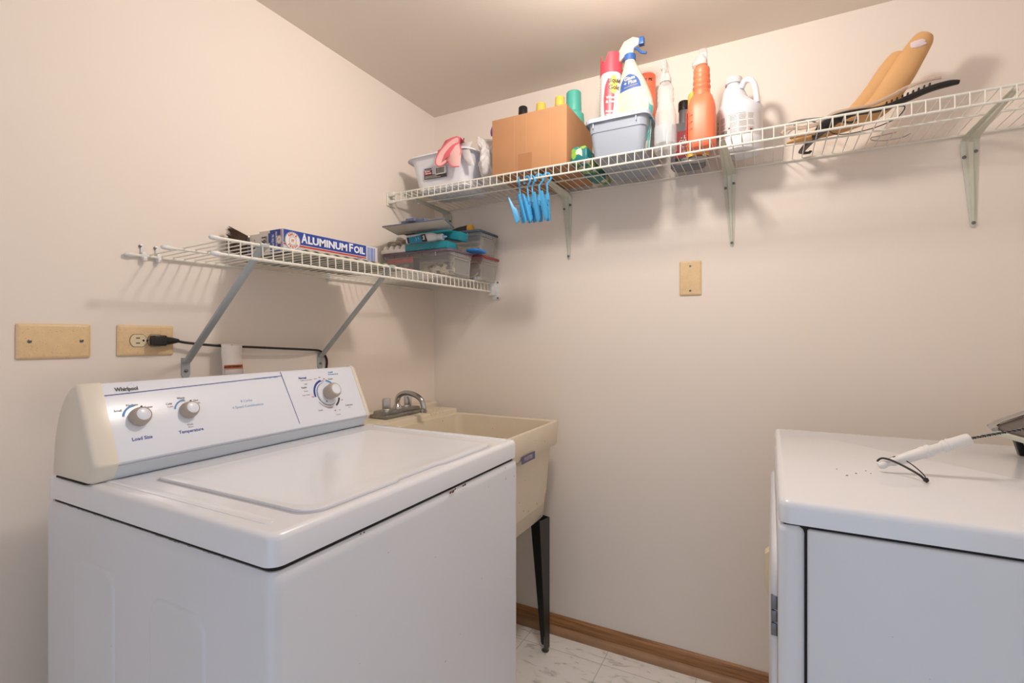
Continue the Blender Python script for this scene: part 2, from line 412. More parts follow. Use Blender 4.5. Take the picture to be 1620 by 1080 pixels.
U = Vector((-.4164, 0, .909)).normalized(); V = Vector((-.0165, 1, 0)).normalized(); B0 = Vector((.328, CY0, .93))
def PP(y, tt, d=0): return B0+V*y+U*tt+V.cross(U)*d
def PF(y, tt, d=.0006): return frame(PP(y, tt, d), V, U)
ks = MB()   # lower kick strip
A = [PP(.037, .0035, .0004), PP(.641, .0035, .0004)]
ks.loft([[(.3265+OFF(y)+.0008, y, .9235), (.3125+OFF(y)+.0008, y, .9030), (.3070+OFF(y)+.0006, y, .8975)] for y in (CY0+.037, CY1-.019)], 0, False, False, closed=False)
ks.build('kick_strip', M_kick, wm)
MB().rprism((.31+.17)/2, (CY0+CY1)/2, .112, .655, .005, [(.8945, 0), (.8968, 0)]).build('seam', M_dark, wm)
pr = MB()
pr.box((0, -.0006, 0), (.3695, .0006, .0003), 0, M=frame(PP(.038, .1234, .0008), PP(.4138, .1351)-PP(.038, .1234), U))
pr.box((0, -.0006, 0), (.1375, .0006, .0003), 0, M=frame(PP(.4064, .1457, .0008), PP(.4172, .0085)-PP(.4064, .1457), V))
T = lambda s, y, tt, size, m, bold=0., sx=1., al='CENTER': pr.text(s, size, PF(y, tt), m, bold, sx=sx, align=al)
T('Whirlpool', .0745, .1328, .0105, 4, .02, .85)
pr.arc(.0085, .0088, 0, 330, PF(.0800, .1335) @ Matrix.Rotation(R(60), 4, 'Z') @ Matrix.Diagonal((1.3, .55, 1, 1)), 3)
T('Load Size', .081, .0354, .0088, 0, .02); T('Temperature', .168, .0346, .0088, 0, .02)
T('Small', .053, .0925, .0060, 3); T('Medium', .077, .1006, .0060, 3); T('Super', .1035, .0935, .0060, 3)
T('Warm', .1640, .1045, .0056, 3, .01); T('Cold', .1655, .0985, .0052, 5); T('Cold', .1395, .0950, .0056, 3, .01); T('Cold', .1405, .0890, .0052, 5)
T('Hot', .1915, .0965, .0056, 3, .01); T('Cold', .1935, .0905, .0052, 5); T('Wash', .1685, .0475, .0050, 3); T('Rinse', .1690, .0425, .0046, 5)
T('8 Cycles', .2995, .0825, .0082, 2); T('4 Speed Combinations', .3005, .0700, .0082, 2)
T('Commercial Quality • Super Capacity', .3640, .1330, .0052, 2, 0, .8)
T('Normal', .4655, .1245, .0075, 0, .02); T('Light to Heavy Fabrics', .4760, .1180, .0040, 5)
T('Light', .4700, .1075, .0046, 5); T('Regular', .4620, .0985, .0056, 3, .02); T('Heavy', .4640, .0885, .0046, 5); T('Super Wash', .4610, .0780, .0046, 5)
T('Casual', .5610, .1345, .0062, 1); T('Permanent Press', .5685, .1280, .0052, 1); T('Regular', .5540, .1150, .0052, 3, .01)
T('Rinse', .5050, .1195, .0042, 5); T('Spin', .5190, .1225, .0042, 5); T('Off', .5320, .1165, .0046, 7, .02); T('Off', .4790, .0710, .0046, 7, .02)
T('Delicates', .5890, .0350, .0070, 3, .02); T('Knits', .5880, .0285, .0042, 5); T('Soak', .4905, .0330, .0070, 3); T('Off', .5360, .0260, .0046, 7, .02); T('Off', .5700, .0520, .0046, 7, .02)
T('Prewash', .5430, .0140, .0042, 5); T('Spin', .5520, .0260, .0042, 5)
pr.arc(.0360, .0415, 100, 186, PF(.5262, .0742), 0); pr.arc(.0362, .0385, 85, 100, PF(.5262, .0742), 1)
pr.arc(.0365, .0415, 48, 76, PF(.5262, .0742), 1); pr.arc(.0365, .0415, -62, -22, PF(.5262, .0742), 4); pr.arc(.0365, .0400, -150, -82, PF(.5262, .0742), 6)
pr.arc(.0225, .0262, 95, 168, PF(.083, .0755), 1); pr.arc(.0225, .0255, 95, 165, PF(.1711, .0765), 1)
pr.arc(.0312, .0322, 0, 360, PF(.5262, .0742), 8, 48)
pr.build('printing', [M_blue, M_blue2, M_blue3, M_grey, M_greyd, M_beige, M_beige, M_red, M_dark], wm)
def knob(y, tt, r, h, name):
    F = PF(y, tt, 0)
    a = MB().lathe([(r*1.02, .0005), (r*1.04, .003), (r*1.02, h*.45), (r*.95, h*.75), (r*.86, h*.93), (r*.74, h), (r*.72, h*.97)], 32, M=F)
    if r < .02: a.box((-.0008, r*.8, h*.75), (.0008, r*1.0, h*.96), 1, M=F)
    a = a.build(name, [M_taupe, M_greyd], wm)
    MB().lathe([(r*.72, h*.9), (r*.70, h*1.0), (r*.55, h*1.06), (r*.3, h*1.09), (0, h*1.10)], 28, M=F).build('cap', M_panel, a)
knob(.083, .0755, .0165, .020, 'knob'); knob(.1711, .0765, .0160, .020, 'knob')
dsk = MB(); F = PF(.5262, .0742, 0)
dsk.lathe([(.031, .0005), (.031, .004), (.029, .006), (.02, .0065), (0, .0065)], 40, M=F); dsk.text('>', .008, F @ Matrix.Translation((-.014, -.021, .0068)) @ Matrix.Rotation(R(225), 4, 'Z'), 1, .03)
dsk.build('dial_disc', [M_panel, M_greyd], wm)
F2 = PF(.5262, .0742, 0)
dk = MB().lathe([(.0175, .006), (.0185, .010), (.0195, .020), (.0200, .028), (.0190, .034), (.0165, .0375), (.014, .0378)], 32, M=F2).build('dial_knob', M_taupe, wm)
MB().lathe([(.0142, .036), (.0135, .0385), (.008, .0395), (0, .0398)], 28, M=F2).build('cap', M_panel, dk)

# ------------------------------------------------------------------ utility sink
SX, SY0, SY1, SZ = .640, -.668, -.098, .842
sk = thing('utility_sink', 'cream laundry tub on black angle legs between the washer and the back wall', 'sink', (.32, -.38, 0))
scx, scy, sw, sd = (SX+.03)/2, (SY0+SY1)/2, SX-.03, SY1-SY0
bs = MB()
lev = [(.487, .046, -.006, 0), (.50, .034, -.006, 0), (.752, .018), (.757, .006), (.762, .004), (.8385, 0), (.842, .0015), (.842, .012), (.838, .0145)]
rings = [[(x, y, l[0]) for x, y in rr(scx+(l[2] if len(l) > 2 else 0), scy, sw-2*l[1], sd-2*l[1], .012 if l[0] > .755 else .03, 4)] for l in lev]
# inner bowl is narrower on the wall side (the faucet deck)
dk_ = .155
for z, i in ((.838, .0145), (.60, .028), (.52, .040), (.505, .075)):
    rings.append([(x, y, z) for x, y in rr(scx+dk_/2, scy, sw-2*i-dk_, sd-2*i, .03, 4)])
bs.loft(rings, 0, True, True)
bs.build('basin', M_tub, sk)
deck = MB(); deck.box((.022, SY0, .79), (.185, SY1+.006, .858), 0, .006, 3)
deck.box((.012, SY0, .80), (.052, -.045, .872), 0, .008, 3)
for y in (-.268, -.252, -.236, -.215, -.195): deck.box((.150, y-.004, .850), (.187, y+.004, .861), 0, .003, 2)
deck.build('faucet_deck', M_tub, sk)
lb = MB(); ylab = (-.411, -.310)
lb.quad([(SX+.0004, -.411, .748), (SX+.0004, -.310, .748), (SX+.0004, -.310, .772), (SX+.0004, -.411, .772)], 0)
lb.text('MUSTEE', .0165, FX(SX+.0006, -.3605, .7602), 1, .02, sx=1.05)
lb.build('maker_label', [mat('violet_print', (92, 88, 130), .5), mat('violet_pale', (186, 176, 170), .5)], sk)
def leg(x, y, sx, sy):
    b = MB(); th = .0025
    b.ext([(y, .488), (y+sy*.088, .50), (y+sy*.036, 0.02), (y+sy*.030, .012), (y, .012)], x, x-sx*th, 'yz')
    b.ext([(x, .488), (x-sx*.080, .50), (x-sx*.034, 0.02), (x-sx*.030, .012), (x, .012)], y, y+sy*th, 'xz')
    l = b.build('leg', M_black, sk)
    f = MB(); f.lathe([(.013, 0), (.014, .003), (.006, .006), (.005, .05)], 14, c=(x-sx*.012, y+sy*.012, 0)); f.build('leveler', M_screw, l)
leg(.612, -.122, 1, -1); leg(.612, -.64, 1, 1); leg(.06, -.122, -1, -1); leg(.06, -.64, -1, 1)

fa = thing('faucet', 'chrome two-handle faucet with curved spout on the sink deck', 'faucet', (.095, -.38, .859))
b = MB(); b.box((.055, -.462, .859), (.135, -.250, .872), 0, .004, 2); b.ext([(-.457, .871), (-.255, .871), (-.262, .884), (-.450, .884)], .065, .125, 'yz', bev=.003)
b.build('base', M_chrome_d, fa)
def handle(y):
    c = MB()
    q = [(.5*(1.0 if k % 2 == 0 else .80)*math.cos(2*PI*k/8), .5*(1.0 if k % 2 == 0 else .80)*math.sin(2*PI*k/8)) for k in range(8)]
    c.loft([[(.094+a*.034*s_, y+bq*.040*s_, z) for a, bq in q] for z, s_ in ((.884, .8), (.890, 1), (.922, 1.02), (.927, .9))], 0)
    c.build('handle', M_chrome, fa, smooth=20)
handle(-.416); handle(-.296)
sp = MB(); sp.lathe([(.017, .872), (.017, .888), (.013, .894), (.0095, .9)], 18, c=(.094, -.356, 0))
pts = bez([(.094, -.356, .89), (.094, -.356, .915), (.105, -.356, .933), (.135, -.356, .943), (.175, -.356, .938), (.205, -.356, .922), (.216, -.356, .898), (.217, -.356, .884)], 7)
sp.tube(pts, .0095, 12); sp.lathe([(.0125, .876), (.0125, .884), (.0095, .887)], 16, c=(.217, -.356, 0))
sp.build('spout', M_chrome, fa)

# ------------------------------------------------------------------ dryer
DX, DY0, DY1, DZ = 1.341, -.941, -.262, .900
dr = thing('clothes_dryer', 'white clothes dryer at the right, its door side turned to the washer', 'dryer', (DX, DY0, 0))
dw, dd = 2.035-DX, DY1-DY0; dcx, dcy = (DX+2.035)/2, (DY0+DY1)/2
ca = MB(); ca.rprism(DX+.0178, dcy, .0356, dd, .012, [(.012, 0), (.852, 0), (.858, .0015), (.862, .006)])
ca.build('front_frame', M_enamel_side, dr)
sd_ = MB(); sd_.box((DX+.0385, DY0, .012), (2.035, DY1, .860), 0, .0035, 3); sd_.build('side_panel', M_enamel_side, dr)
sm = MB(); sm.box((DX+.008, DY0+.008, .02), (2.025, DY1-.008, .8655)); sm.build('seam', M_dark, dr)
MB().rprism(dcx, dcy, dw, dd, .016, [(.8655, .001), (.890, 0), (.8955, .0016), (.899, .005), (.900, .010)], n=6).build('top_panel', M_enamel, dr)
for x in (DX+.05, 1.98):
    for y in (DY0+.05, DY1-.05): MB().lathe([(.02, 0), (.02, .008), (.008, .012), (.008, .022)], 12, c=(x, y, 0)).build('foot', M_blackp, dr)
dm = MB()
rings = []
for x, i in ((DX-.0005, -.002), (DX-.004, -.001), (DX-.0085, .004), (DX-.0095, .010), (DX-.0095, .05), (DX-.0125, .075), (DX-.0125, .12)):
    rings.append([(x, y, z) for y, z in rr(dcy, .43, .60-2*i, .80-2*i-.06, .05, 6)])
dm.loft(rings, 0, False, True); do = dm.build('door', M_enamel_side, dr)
hb = MB(); hb.ext([(DX-.012, .625), (DX-.022, .615), (DX-.0225, .54), (DX-.012, .50)], -.430, -.395, 'xz', bev=.002); hb.build('handle', M_ivory2, do)
hg = MB()
for z0, z1 in ((.672, .692), (.694, .712), (.714, .735)): hg.box((DX-.0095, -.905, z0), (DX-.0005, -.897, z1), 0, .001)
hg.build('hinge', M_screw, dr)
sp_ = MB()
for px, py, r in ((1.452, -.735, .0022), (1.4685, -.711, .0018), (1.441, -.693, .0014), (1.487, -.683, .0012), (1.492, -.70, .0011)):
    sp_.lathe([(0, 0), (r, .0002), (r*.7, .0009), (0, .001)], 7, c=(px, py, .8999))
sp_.build('crumbs', M_greyd, dr, kind='stuff')

# ------------------------------------------------------------------ wall plates
def plate(name, label, cat, org, w_, h_, face, screws):
    loc = (org[0], org[1], org[2]); t = thing(name, label, cat, loc)
    F = FX(*loc) if face == 'x' else FY(*loc)
    b = MB(); b.rprism(0, 0, w_, h_, .004, [(0.0005, 0), (.003, .0), (.0052, .003), (.0058, .006)], M=F); b.build('plate', M_ivory, t)
    for x, y in screws:
        s_ = MB(); s_.lathe([(.0038, .0055), (.0036, .0068), (.002, .0074), (0, .0076)], 14, M=F @ Matrix.Translation((x, y, 0)))
        s_.box((-.003, -.0004, .0074), (.003, .0004, .0079), 1, M=F @ Matrix.Translation((x, y, 0)) @ Matrix.Rotation(.6, 4, 'Z')); s_.build('screw', [M_screw, M_dark], t)
    return t, F
plate('blank_plate', 'horizontal blank ivory cover plate at the far left of the wall', 'wall plate', (0, -1.3215, 1.1388), .121, .0725, 'x', ((-.041, 0), (.044, .001)))
plate('blank_plate', 'upright blank ivory cover plate below the long shelf on the back wall', 'wall plate', (1.087, 0, 1.352), .072, .118, 'y', ((0, .042), (0, -.043)))
ot, F = plate('wall_outlet', 'ivory duplex outlet with a black plug beside the shelf brace', 'outlet', (0, -1.1508, 1.1397), .120, .0725, 'x', ((0, 0),))
for sx in (-.0185, .0185):
    b = MB(); pts = [(sx+.0172*math.cos(R(a)), max(-.0145, min(.0145, .0172*math.sin(R(a))))) for a in range(0, 360, 10)]
    b.loft([[F @ Vector((x, y, .0055)) for x, y in pts], [F @ Vector((x, y, .0072)) for x, y in pts]], 0)
    big = [(sx+(x-sx)*1.06, y*1.06) for x, y in pts]
    b.loft([[F @ Vector((x, y, .0052)) for x, y in big], [F @ Vector((x, y, .0060)) for x, y in big]], 1)
    for dy in (.006, -.006): b.box((sx-.005, dy-.0011, .0068), (sx+.003, dy+.0011, .0075), 1, M=F)
    b.lathe([(.0024, .0068), (.0024, .0075), (0, .0075)], 10, 1, M=F @ Matrix.Translation((sx+.0105, 0, 0)))
    b.build('receptacle', [M_ivory2, M_dark], ot)

# ------------------------------------------------------------------ power cord and its tag
pc = thing('power_cord', 'black power cord plugged into the left wall outlet, running behind the washer', 'power cord', (.0085, -1.1323, 1.1397))
b = MB(); b.box((.0085, -1.148, 1.1265), (.032, -1.118, 1.1525), 0, .004, 3)
b.loft([[(.020+math.cos(R(a))*r1, y, 1.139+math.sin(R(a))*r2) for a in range(0, 360, 24)] for y, r1, r2 in ((-1.12, .011, .011), (-1.105, .009, .009), (-1.092, .006, .0058), (-1.088, .0055, .005))], 0)
b.build('plug', M_blackp, pc)
MB().tube(bez([(.020, -1.09, 1.1385), (.022, -1.066, 1.1335), (.028, -.985, 1.1247), (.030, -.894, 1.1199), (.026, -.75, 1.1117), (.014, -.672, 1.1075), (.0080, -.640, 1.1035), (.0075, -.620, 1.090), (.0095, -.612, 1.06), (.020, -.640, 1.0), (.045, -.72, .93), (.075, -.76, .85), (.1365, -.78, .80)], 8), .0045, 8, flat=.75).build('cable', M_blackp, pc)
tg = MB(); ty0, ty1 = -.990, -.932
tg.loft([[(x, ty0, z), (x, ty1, z)] for x, z in ((.020, 1.122), (.022, 1.1295), (.036, 1.1305), (.039, 1.122), (.037, 1.104), (.042, 1.085), (.044, 1.06), (.046, 1.03))], 0, False, False, closed=False)
tgo = tg.build('warning_tag', mat('tag_white', (225, 218, 214), .5), pc)
mod = tgo.modifiers.new('s', 'SOLIDIFY'); mod.thickness = .0006
tp_ = MB(); tp_.quad([(.0455, ty0+.003, 1.0735), (.0455, ty1-.003, 1.0735), (.0465, ty1-.003, 1.0635), (.0465, ty0+.003, 1.0635)], 0)
tp_.text('AVERTISSEMENT', .0080, frame((.0466, -.9600, 1.0685), (0, 1, 0), (-.1, 0, 1)), 1, .02, sx=.80)
tp_.text('▲', .006, frame((.0466, -.9855, 1.0685), (0, 1, 0), (-.1, 0, 1)), 1, 0)
for y in (ty0+.003, ty1-.0034): tp_.quad([(.0462, y, 1.0635), (.0462, y+.0006, 1.0635), (.0475, y+.0006, 1.035), (.0475, y, 1.035)], 1)
tp_.text('--- -', .0065, frame((.0402, -.961, 1.1272), (0, 1, 0), (-.3, 0, 1)), 1, .02)
tp_.build('tag_printing', [mat('tag_orange', (205, 105, 50), .5), M_greyd], pc)

# ------------------------------------------------------------------ wire shelves
BZ = 1.7095
bsf = thing('wire_shelf', 'long white wire shelf high on the back wall', 'shelf', (.03, 0, BZ))
X0, X1 = .030, 2.085
def rod(pts, r, parent, name='rod'): return MB().tube(pts, r, 8).build(name, M_wire, parent)
rod([(X0, -.300, BZ), (X1, -.300, BZ)], .0033, bsf); rod([(X0, -.302, BZ-.0315), (X1, -.302, BZ-.0315)], .0033, bsf)
rod([(X0, -.155, BZ-.0035), (X1, -.150, BZ-.0035)], .0029, bsf); rod([(X0, -.007, BZ-.0035), (X1, -.007, BZ-.0035)], .0033, bsf)
b = MB(); k = 0
while .0408+.0265*k < X1:
    x = .0408+.0265*k; k += 1
    b.tube([(x, -.004, BZ), (x, -.299, BZ+.0008), (x, -.3035, BZ-.002), (x, -.3045, BZ-.032)], .0015, 6)
b.build('wire_deck', M_wire, bsf)
b = MB(); b.box((.001, -.312, 1.664), (.006, -.262, 1.716), 0, .002); b.box((.004, -.308, 1.700), (.036, -.294, 1.716), 0, .002); b.box((.004, -.308, 1.672), (.036, -.294, 1.684), 0, .002)
b.lathe([(.004, 0), (.004, .003), (0, .004)], 10, 1, M=FX(.005, -.272, 1.692)); b.build('end_bracket', [M_wire, M_screw], bsf)

LR = []   # left shelf is a touch higher at the corner
LS = thing('wire_shelf', 'white wire shelf on the left wall above the washer console', 'shelf', (0, -1.18, 1.35))
def LZ(x, y): return 1.3440+.0165*(y+1.19)/1.15+.0095*x/.3
def LP(x, y, dz=0): return (x, y, LZ(x, y)+dz)
for (x, y0, y1, dz, r) in ((.309, -1.178, -.030, 0, .0034), (.311, -1.176, -.030, -.033, .0034), (.150, -1.187, -.012, -.0035, .003), (.008, -1.192, -.012, -.0035, .0034)):
    rod([LP(x, y0, dz), LP(x, (y0+y1)/2, dz), LP(x, y1, dz)], r, LS)
    c = MB(); p = Vector(LP(x, y0, dz)); c.lathe([(.0052, -.013), (.0056, -.004), (.0045, .004), (.002, .0065), (0, .007)], 12, M=frame(p, (1, 0, 0), (0, 0, 1))); c.build('end_cap', M_whitep, LS)
b = MB(); k = 0
while -.0363-.0264*k > -1.17:
    y = -.0363-.0264*k; k += 1
    b.tube([LP(.004, y), LP(.308, y, .0006), (.3125, y, LZ(.31, y)-.002), (.3140, y, LZ(.31, y)-.034)], .0015, 6)
b.build('wire_deck', M_wire, LS)
def clip(y):
    c = MB(); z = LZ(0, y)
    c.box((.0005, y-.006, z-.010), (.012, y+.006, z+.006), 0, .003); c.box((.004, y-.005, z-.016), (.016, y+.005, z-.005), 0, .003)
    c.lathe([(.0042, 0), (.004, .003), (0, .004)], 10, 1, M=FX(.0005, y-.004, z+.020)); c.box((.0005, y-.005, z+.002), (.004, y+.003, z+.025), 0, .001)
    c.build('wall_clip', [M_whitep, M_screw], LS)
for y in (-1.158, -1.126, -.604, -.25): clip(y)
c = MB(); c.box((.296, -.036, 1.322), (.322, -.004, 1.383), 0, .004); c.box((.300, -.008, 1.305), (.338, -.0005, 1.385), 0, .003)
for z in (1.376, 1.312): c.lathe([(.0038, 0), (.0038, .003), (0, .0035)], 10, 1, M=FY(.330, -.008, z))
c.build('end_bracket', [M_whitep, M_screw], LS)
def brace(y):
    c = MB(); top = Vector((.3035, y, LZ(.3, y)+.001)); bot = Vector((.006, y, 1.088))
    d = (top-bot).normalized(); nrm = Vector((d.z, 0, -d.x))
    sec = [(-.0085, 0), (-.0085, .006), (-.006, .0075), (.006, .0075), (.0085, .006), (.0085, 0)]
    c.loft([[p+Vector((0, u, 0))+nrm*v for u, v in sec] for p in (bot, top)], 0)
    c.ext([(y-.0105, 1.095), (y+.0105, 1.095), (y+.0105, 1.052), (y+.006, 1.042), (y-.006, 1.042), (y-.0105, 1.052)], .0005, .003, 'yz')
    c.box((.290, y-.011, LZ(.3, y)-.004), (.3140, y+.011, LZ(.3, y)+.0050), 0, .002)
    c.lathe([(.0042, 0), (.004, .003), (0, .0042)], 12, 1, M=FX(.003, y, 1.062))
    c.build('support_brace', [M_steel, M_screw], LS)
brace(-1.060); brace(-.634)

def shelf_bracket(x, lab, first=None):
    if first: return copy_tree(first, (x, 0, 1.69), (0, R(-2), 0), lab)
    t = thing('shelf_bracket', lab, 'bracket', (x, 0, 1.69), 'steel brackets under the long back wall shelf')
    c = MB()
    path = [((-.0006, 1.450), .006), ((-.0006, 1.4535), .0105), ((-.0006, 1.46), .013), ((-.0006, 1.56), .025), ((-.0006, 1.655), .038), ((-.003, 1.678), .040), ((-.010, 1.690), .040), ((-.024, 1.697), .038), ((-.10, 1.7000), .032), ((-.20, 1.7028), .024), ((-.285, 1.7035), .016), ((-.294, 1.7035), .010)]
    rings = []
    for i, ((y, z), w_) in enumerate(path):
        a = Vector(path[max(0, i-1)][0]); b_ = Vector(path[min(len(path)-1, i+1)][0]); tt = (b_-a).normalized(); nr = Vector((-tt.y, tt.x))
        if nr.x > 0 or (abs(nr.x) < .3 and nr.y > 0): nr = -nr
        rh = min(.010, w_*.35+.001)
        sec = [(-.5, 0), (-.5, .0022), (-.22, .0032), (-.13, rh), (.13, rh), (.22, .0032), (.5, .0022), (.5, 0)]
        rings.append([(x+u*w_, y+nr.x*v, z+nr.y*v) for u, v in sec])
    c.loft(rings, 0); c.build('arm', M_bracket, t, smooth=30)
    for dx, z in ((-.0125, 1.646), (.0125, 1.658)):
        MB().lathe([(.0045, 0), (.0042, .003), (0, .0045)], 12, M=FY(x+dx, -.003, z)).build('screw', M_screw, t)
    MB().lathe([(.0045, 0), (.0042, .003), (0, .0045)], 12, M=FY(x, -.006, 1.462)).build('screw', M_screw, t)
    t.rotation_euler = (0, R(-2), 0)
    return t
f_ = shelf_bracket(.634, 'shelf bracket just right of the blue hanging clips')
shelf_bracket(1.210, 'shelf bracket under the white jug', f_)
shelf_bracket(1.8175, 'rightmost shelf bracket, its arm nearest the camera', f_)
shelf_bracket(.075, 'shelf bracket in the corner, half hidden behind the clipboards', f_)

# ------------------------------------------------------------------ things on the back wall shelf
DZ_ = BZ+.0020
# white dishpan
t = thing('dishpan', 'white plastic dishpan with a barcode sticker at the corner end of the high shelf', 'tub', (.24, -.16, DZ_))
b = MB(); cx, cy, w_, h_ = .221, -.168, .304, .250
rings = []
for z, i, rr_ in ((DZ_, .046, .03), (DZ_+.006, .036, .036), (DZ_+.06, .026, .04), (DZ_+.118, .014, .045), (DZ_+.123, .010, .045), (DZ_+.124, .002, .05), (DZ_+.120, -.002, .05), (DZ_+.126, 0, .05), (DZ_+.129, .006, .05), (DZ_+.126, .016, .045), (DZ_+.06, .030, .04), (DZ_+.010, .042, .03)):
    rings.append([(x, y, z+(.006 if z > DZ_+.1 else 0)*math.sin((x-.07)*9)) for x, y in rr(cx, cy, w_-2*i, h_-2*i, rr_, 6)])
b.loft(rings, 0, True, True); b.build('basin', M_whitem, t)
fy = lambda z: -.293+.0245-(z-DZ_)*.12+.0008
b = MB(); S = frame((.207, -.2735, 1.7725), (1, 0, -.02), (0, -.12, 1))
b.box((-.052, -.021, 0), (.052, .021, .0006), 0, M=S); b.box((-.052, -.021, .0005), (.052, -.006, .0010), 1, M=S); b.box((-.052, -.006, .0005), (-.013, .012, .0010), 2, M=S)
b.box((0, -.008, .0006), (.049, .019, .0011), 3, M=S)
x = .004
for k in range(22):
    q = random.choice((.0006, .0009, .0015)); b.box((x, -.005, .0011), (x+q, .016, .0014), 1, M=S); x += q+random.choice((.0006, .001, .0014))
    if x > .044: break
b.box((-.049, .0145, .0006), (-.016, .0185, .0011), 1, M=S)
for x0_, x1_, y_ in ((-.047, -.037, .0075), (-.035, -.023, .0075), (-.046, -.032, .0002), (-.030, -.018, .0002)): b.box((x0_, y_-.0018, .0009), (x1_, y_+.0018, .0013), 3, M=S)
for k in range(3): b.box((-.048, -.0105-k*.0035, .0011), (random.uniform(.0, .045), -.0095-k*.0035, .0014), 3, M=S)
b.build('sticker', [mat('sticker_blue_grey', (186, 192, 210), .5), M_greyd, M_redlid, M_paper], t)

# pink rubber gloves draped over the rim
g = thing('rubber_gloves', 'pink rubber gloves draped over the dishpan rim', 'gloves', (.29, -.29, 1.77))
def sheet(b, rows, m, th=.0016):
    b2 = MB(); b2.loft([[Vector(p) for p in r] for r in rows], m, False, False, closed=False)
    bmesh.ops.solidify(b2.bm, geom=b2.bm.faces[:], thickness=th)
    me = bpy.data.meshes.new('t'); b2.bm.to_mesh(me); b.bm.from_mesh(me); bpy.data.meshes.remove(me); b2.bm.free()
b = MB()
sheet(b, [[(.236, -.262, 1.842), (.232, -.292, 1.845), (.238, -.300, 1.82), (.240, -.303, 1.80)], [(.252, -.258, 1.844), (.250, -.297, 1.848), (.256, -.303, 1.82), (.257, -.306, 1.79)], [(.272, -.255, 1.868), (.272, -.300, 1.872), (.270, -.306, 1.83), (.274, -.308, 1.80)], [(.300, -.25, 1.872), (.305, -.298, 1.880), (.30, -.305, 1.85), (.296, -.308, 1.81)], [(.330, -.25, 1.868), (.334, -.292, 1.876), (.335, -.300, 1.845), (.330, -.304, 1.81)]], 0)
sheet(b, [[(.292, -.304, 1.812), (.286, -.303, 1.792), (.292, -.300, 1.776)], [(.305, -.310, 1.822), (.306, -.312, 1.790), (.309, -.304, 1.769)], [(.322, -.308, 1.842), (.330, -.312, 1.800), (.326, -.304, 1.766)], [(.337, -.302, 1.850), (.347, -.303, 1.822), (.334, -.300, 1.766)]], 1)
b.build('glove', [M_pink, M_pinkl], g, smooth=80)
b = MB()
A0, A1 = Vector((.243, -.312, 1.782)), Vector((.334, -.305, 1.872)); dd_ = (A1-A0); up = Vector((-.7, 0, .7)); nn = Vector((0, -1, 0))
loop = []
for k in range(28):
    a = 2*PI*k/28; s_ = .5-.5*math.cos(a); wv_ = .021*math.sin(a)*(1.15-.5*s_)
    loop.append(A0+dd_*s_+up*wv_+nn*(.012*math.sin(a)))
b.tube(loop+[loop[0], loop[1]], .0022, 6, 0)
b2 = bmesh.new(); cv = b2.verts.new((A0+A1)/2-nn*.010); vs = [b2.verts.new(p) for p in loop]
for k in range(28): b2.faces.new((cv, vs[k], vs[(k+1) % 28]))
b.merge(b2, 1); b.tube([(.297, -.3035, 1.776), (.288, -.3065, 1.794), (.294, -.309, 1.813)], .0018, 6, 0); b.tube([(.336, -.303, 1.850), (.3475, -.306, 1.824), (.336, -.303, 1.798)], .0018, 6, 0); b.tube([(.293, -.303, 1.776), (.31, -.307, 1.768), (.334, -.303, 1.766)], .0018, 6, 0)
b.build('cuff', [M_pink, M_pinkl], g, smooth=80)

# crumpled white bag
def blob(c, s, n=3, amp=.12, sc=3., seed=0, sub=4, sharp=False):
    b2 = bmesh.new(); bmesh.ops.create_icosphere(b2, subdivisions=sub, radius=1)
    for v in b2.verts:
        p = v.co.copy(); d = noise.noise(p*sc+Vector((seed, 0, 0)))*amp + (abs(noise.noise(p*sc*2.2+Vector((0, seed, 0))))-.2)*amp*.8
        q = p*(1+d); v.co = Vector((c[0]+q.x*s[0], c[1]+q.y*s[1], c[2]+q.z*s[2]))
    return b2
t = thing('plastic_bag', 'crumpled thin white shopping bag between the dishpan and the cardboard box', 'bag', (.40, -.19, DZ_))
b2 = blob((.420, -.185, 1.800), (.050, .090, .088), amp=.26, sc=1.6, seed=3, sub=5)
for v in b2.verts:
    v.co.z = max(DZ_+.0005, v.co.z)
    if v.co.z > 1.83: v.co.x -= (v.co.z-1.83)*.6
    if v.co.z < 1.853: v.co.x = max(v.co.x, .376)
    v.co.x = min(v.co.x, .466)
MB().merge(b2).build('bag', M_bag, t, smooth=60)
b = MB(); sheet(b, [[(.372, -.27, 1.862), (.318, -.262, 1.868), (.296, -.25, 1.872)], [(.36, -.275, 1.835), (.33, -.285, 1.84), (.318, -.272, 1.835)], [(.375, -.28, 1.80), (.348, -.288, 1.80), (.338, -.282, 1.80)], [(.385, -.278, 1.77), (.368, -.285, 1.768), (.36, -.28, 1.772)]], 0, .0008); b.build('loose_flap', M_bag, t, smooth=80)
b = MB(); b.tube(bez([(.300, -.235, 1.870), (.302, -.240, 1.884), (.312, -.240, 1.886), (.318, -.245, 1.892)], 4), .0022, 5); b.build('drawstring', M_maroon, t)
b = MB(); b.tube(bez([(.437, -.24, 1.880), (.440, -.25, 1.89), (.446, -.25, 1.905), (.450, -.25, 1.90)], 4), .005, 6); b.build('purple_ribbon', mat('purple', (165, 90, 165), .5), t)

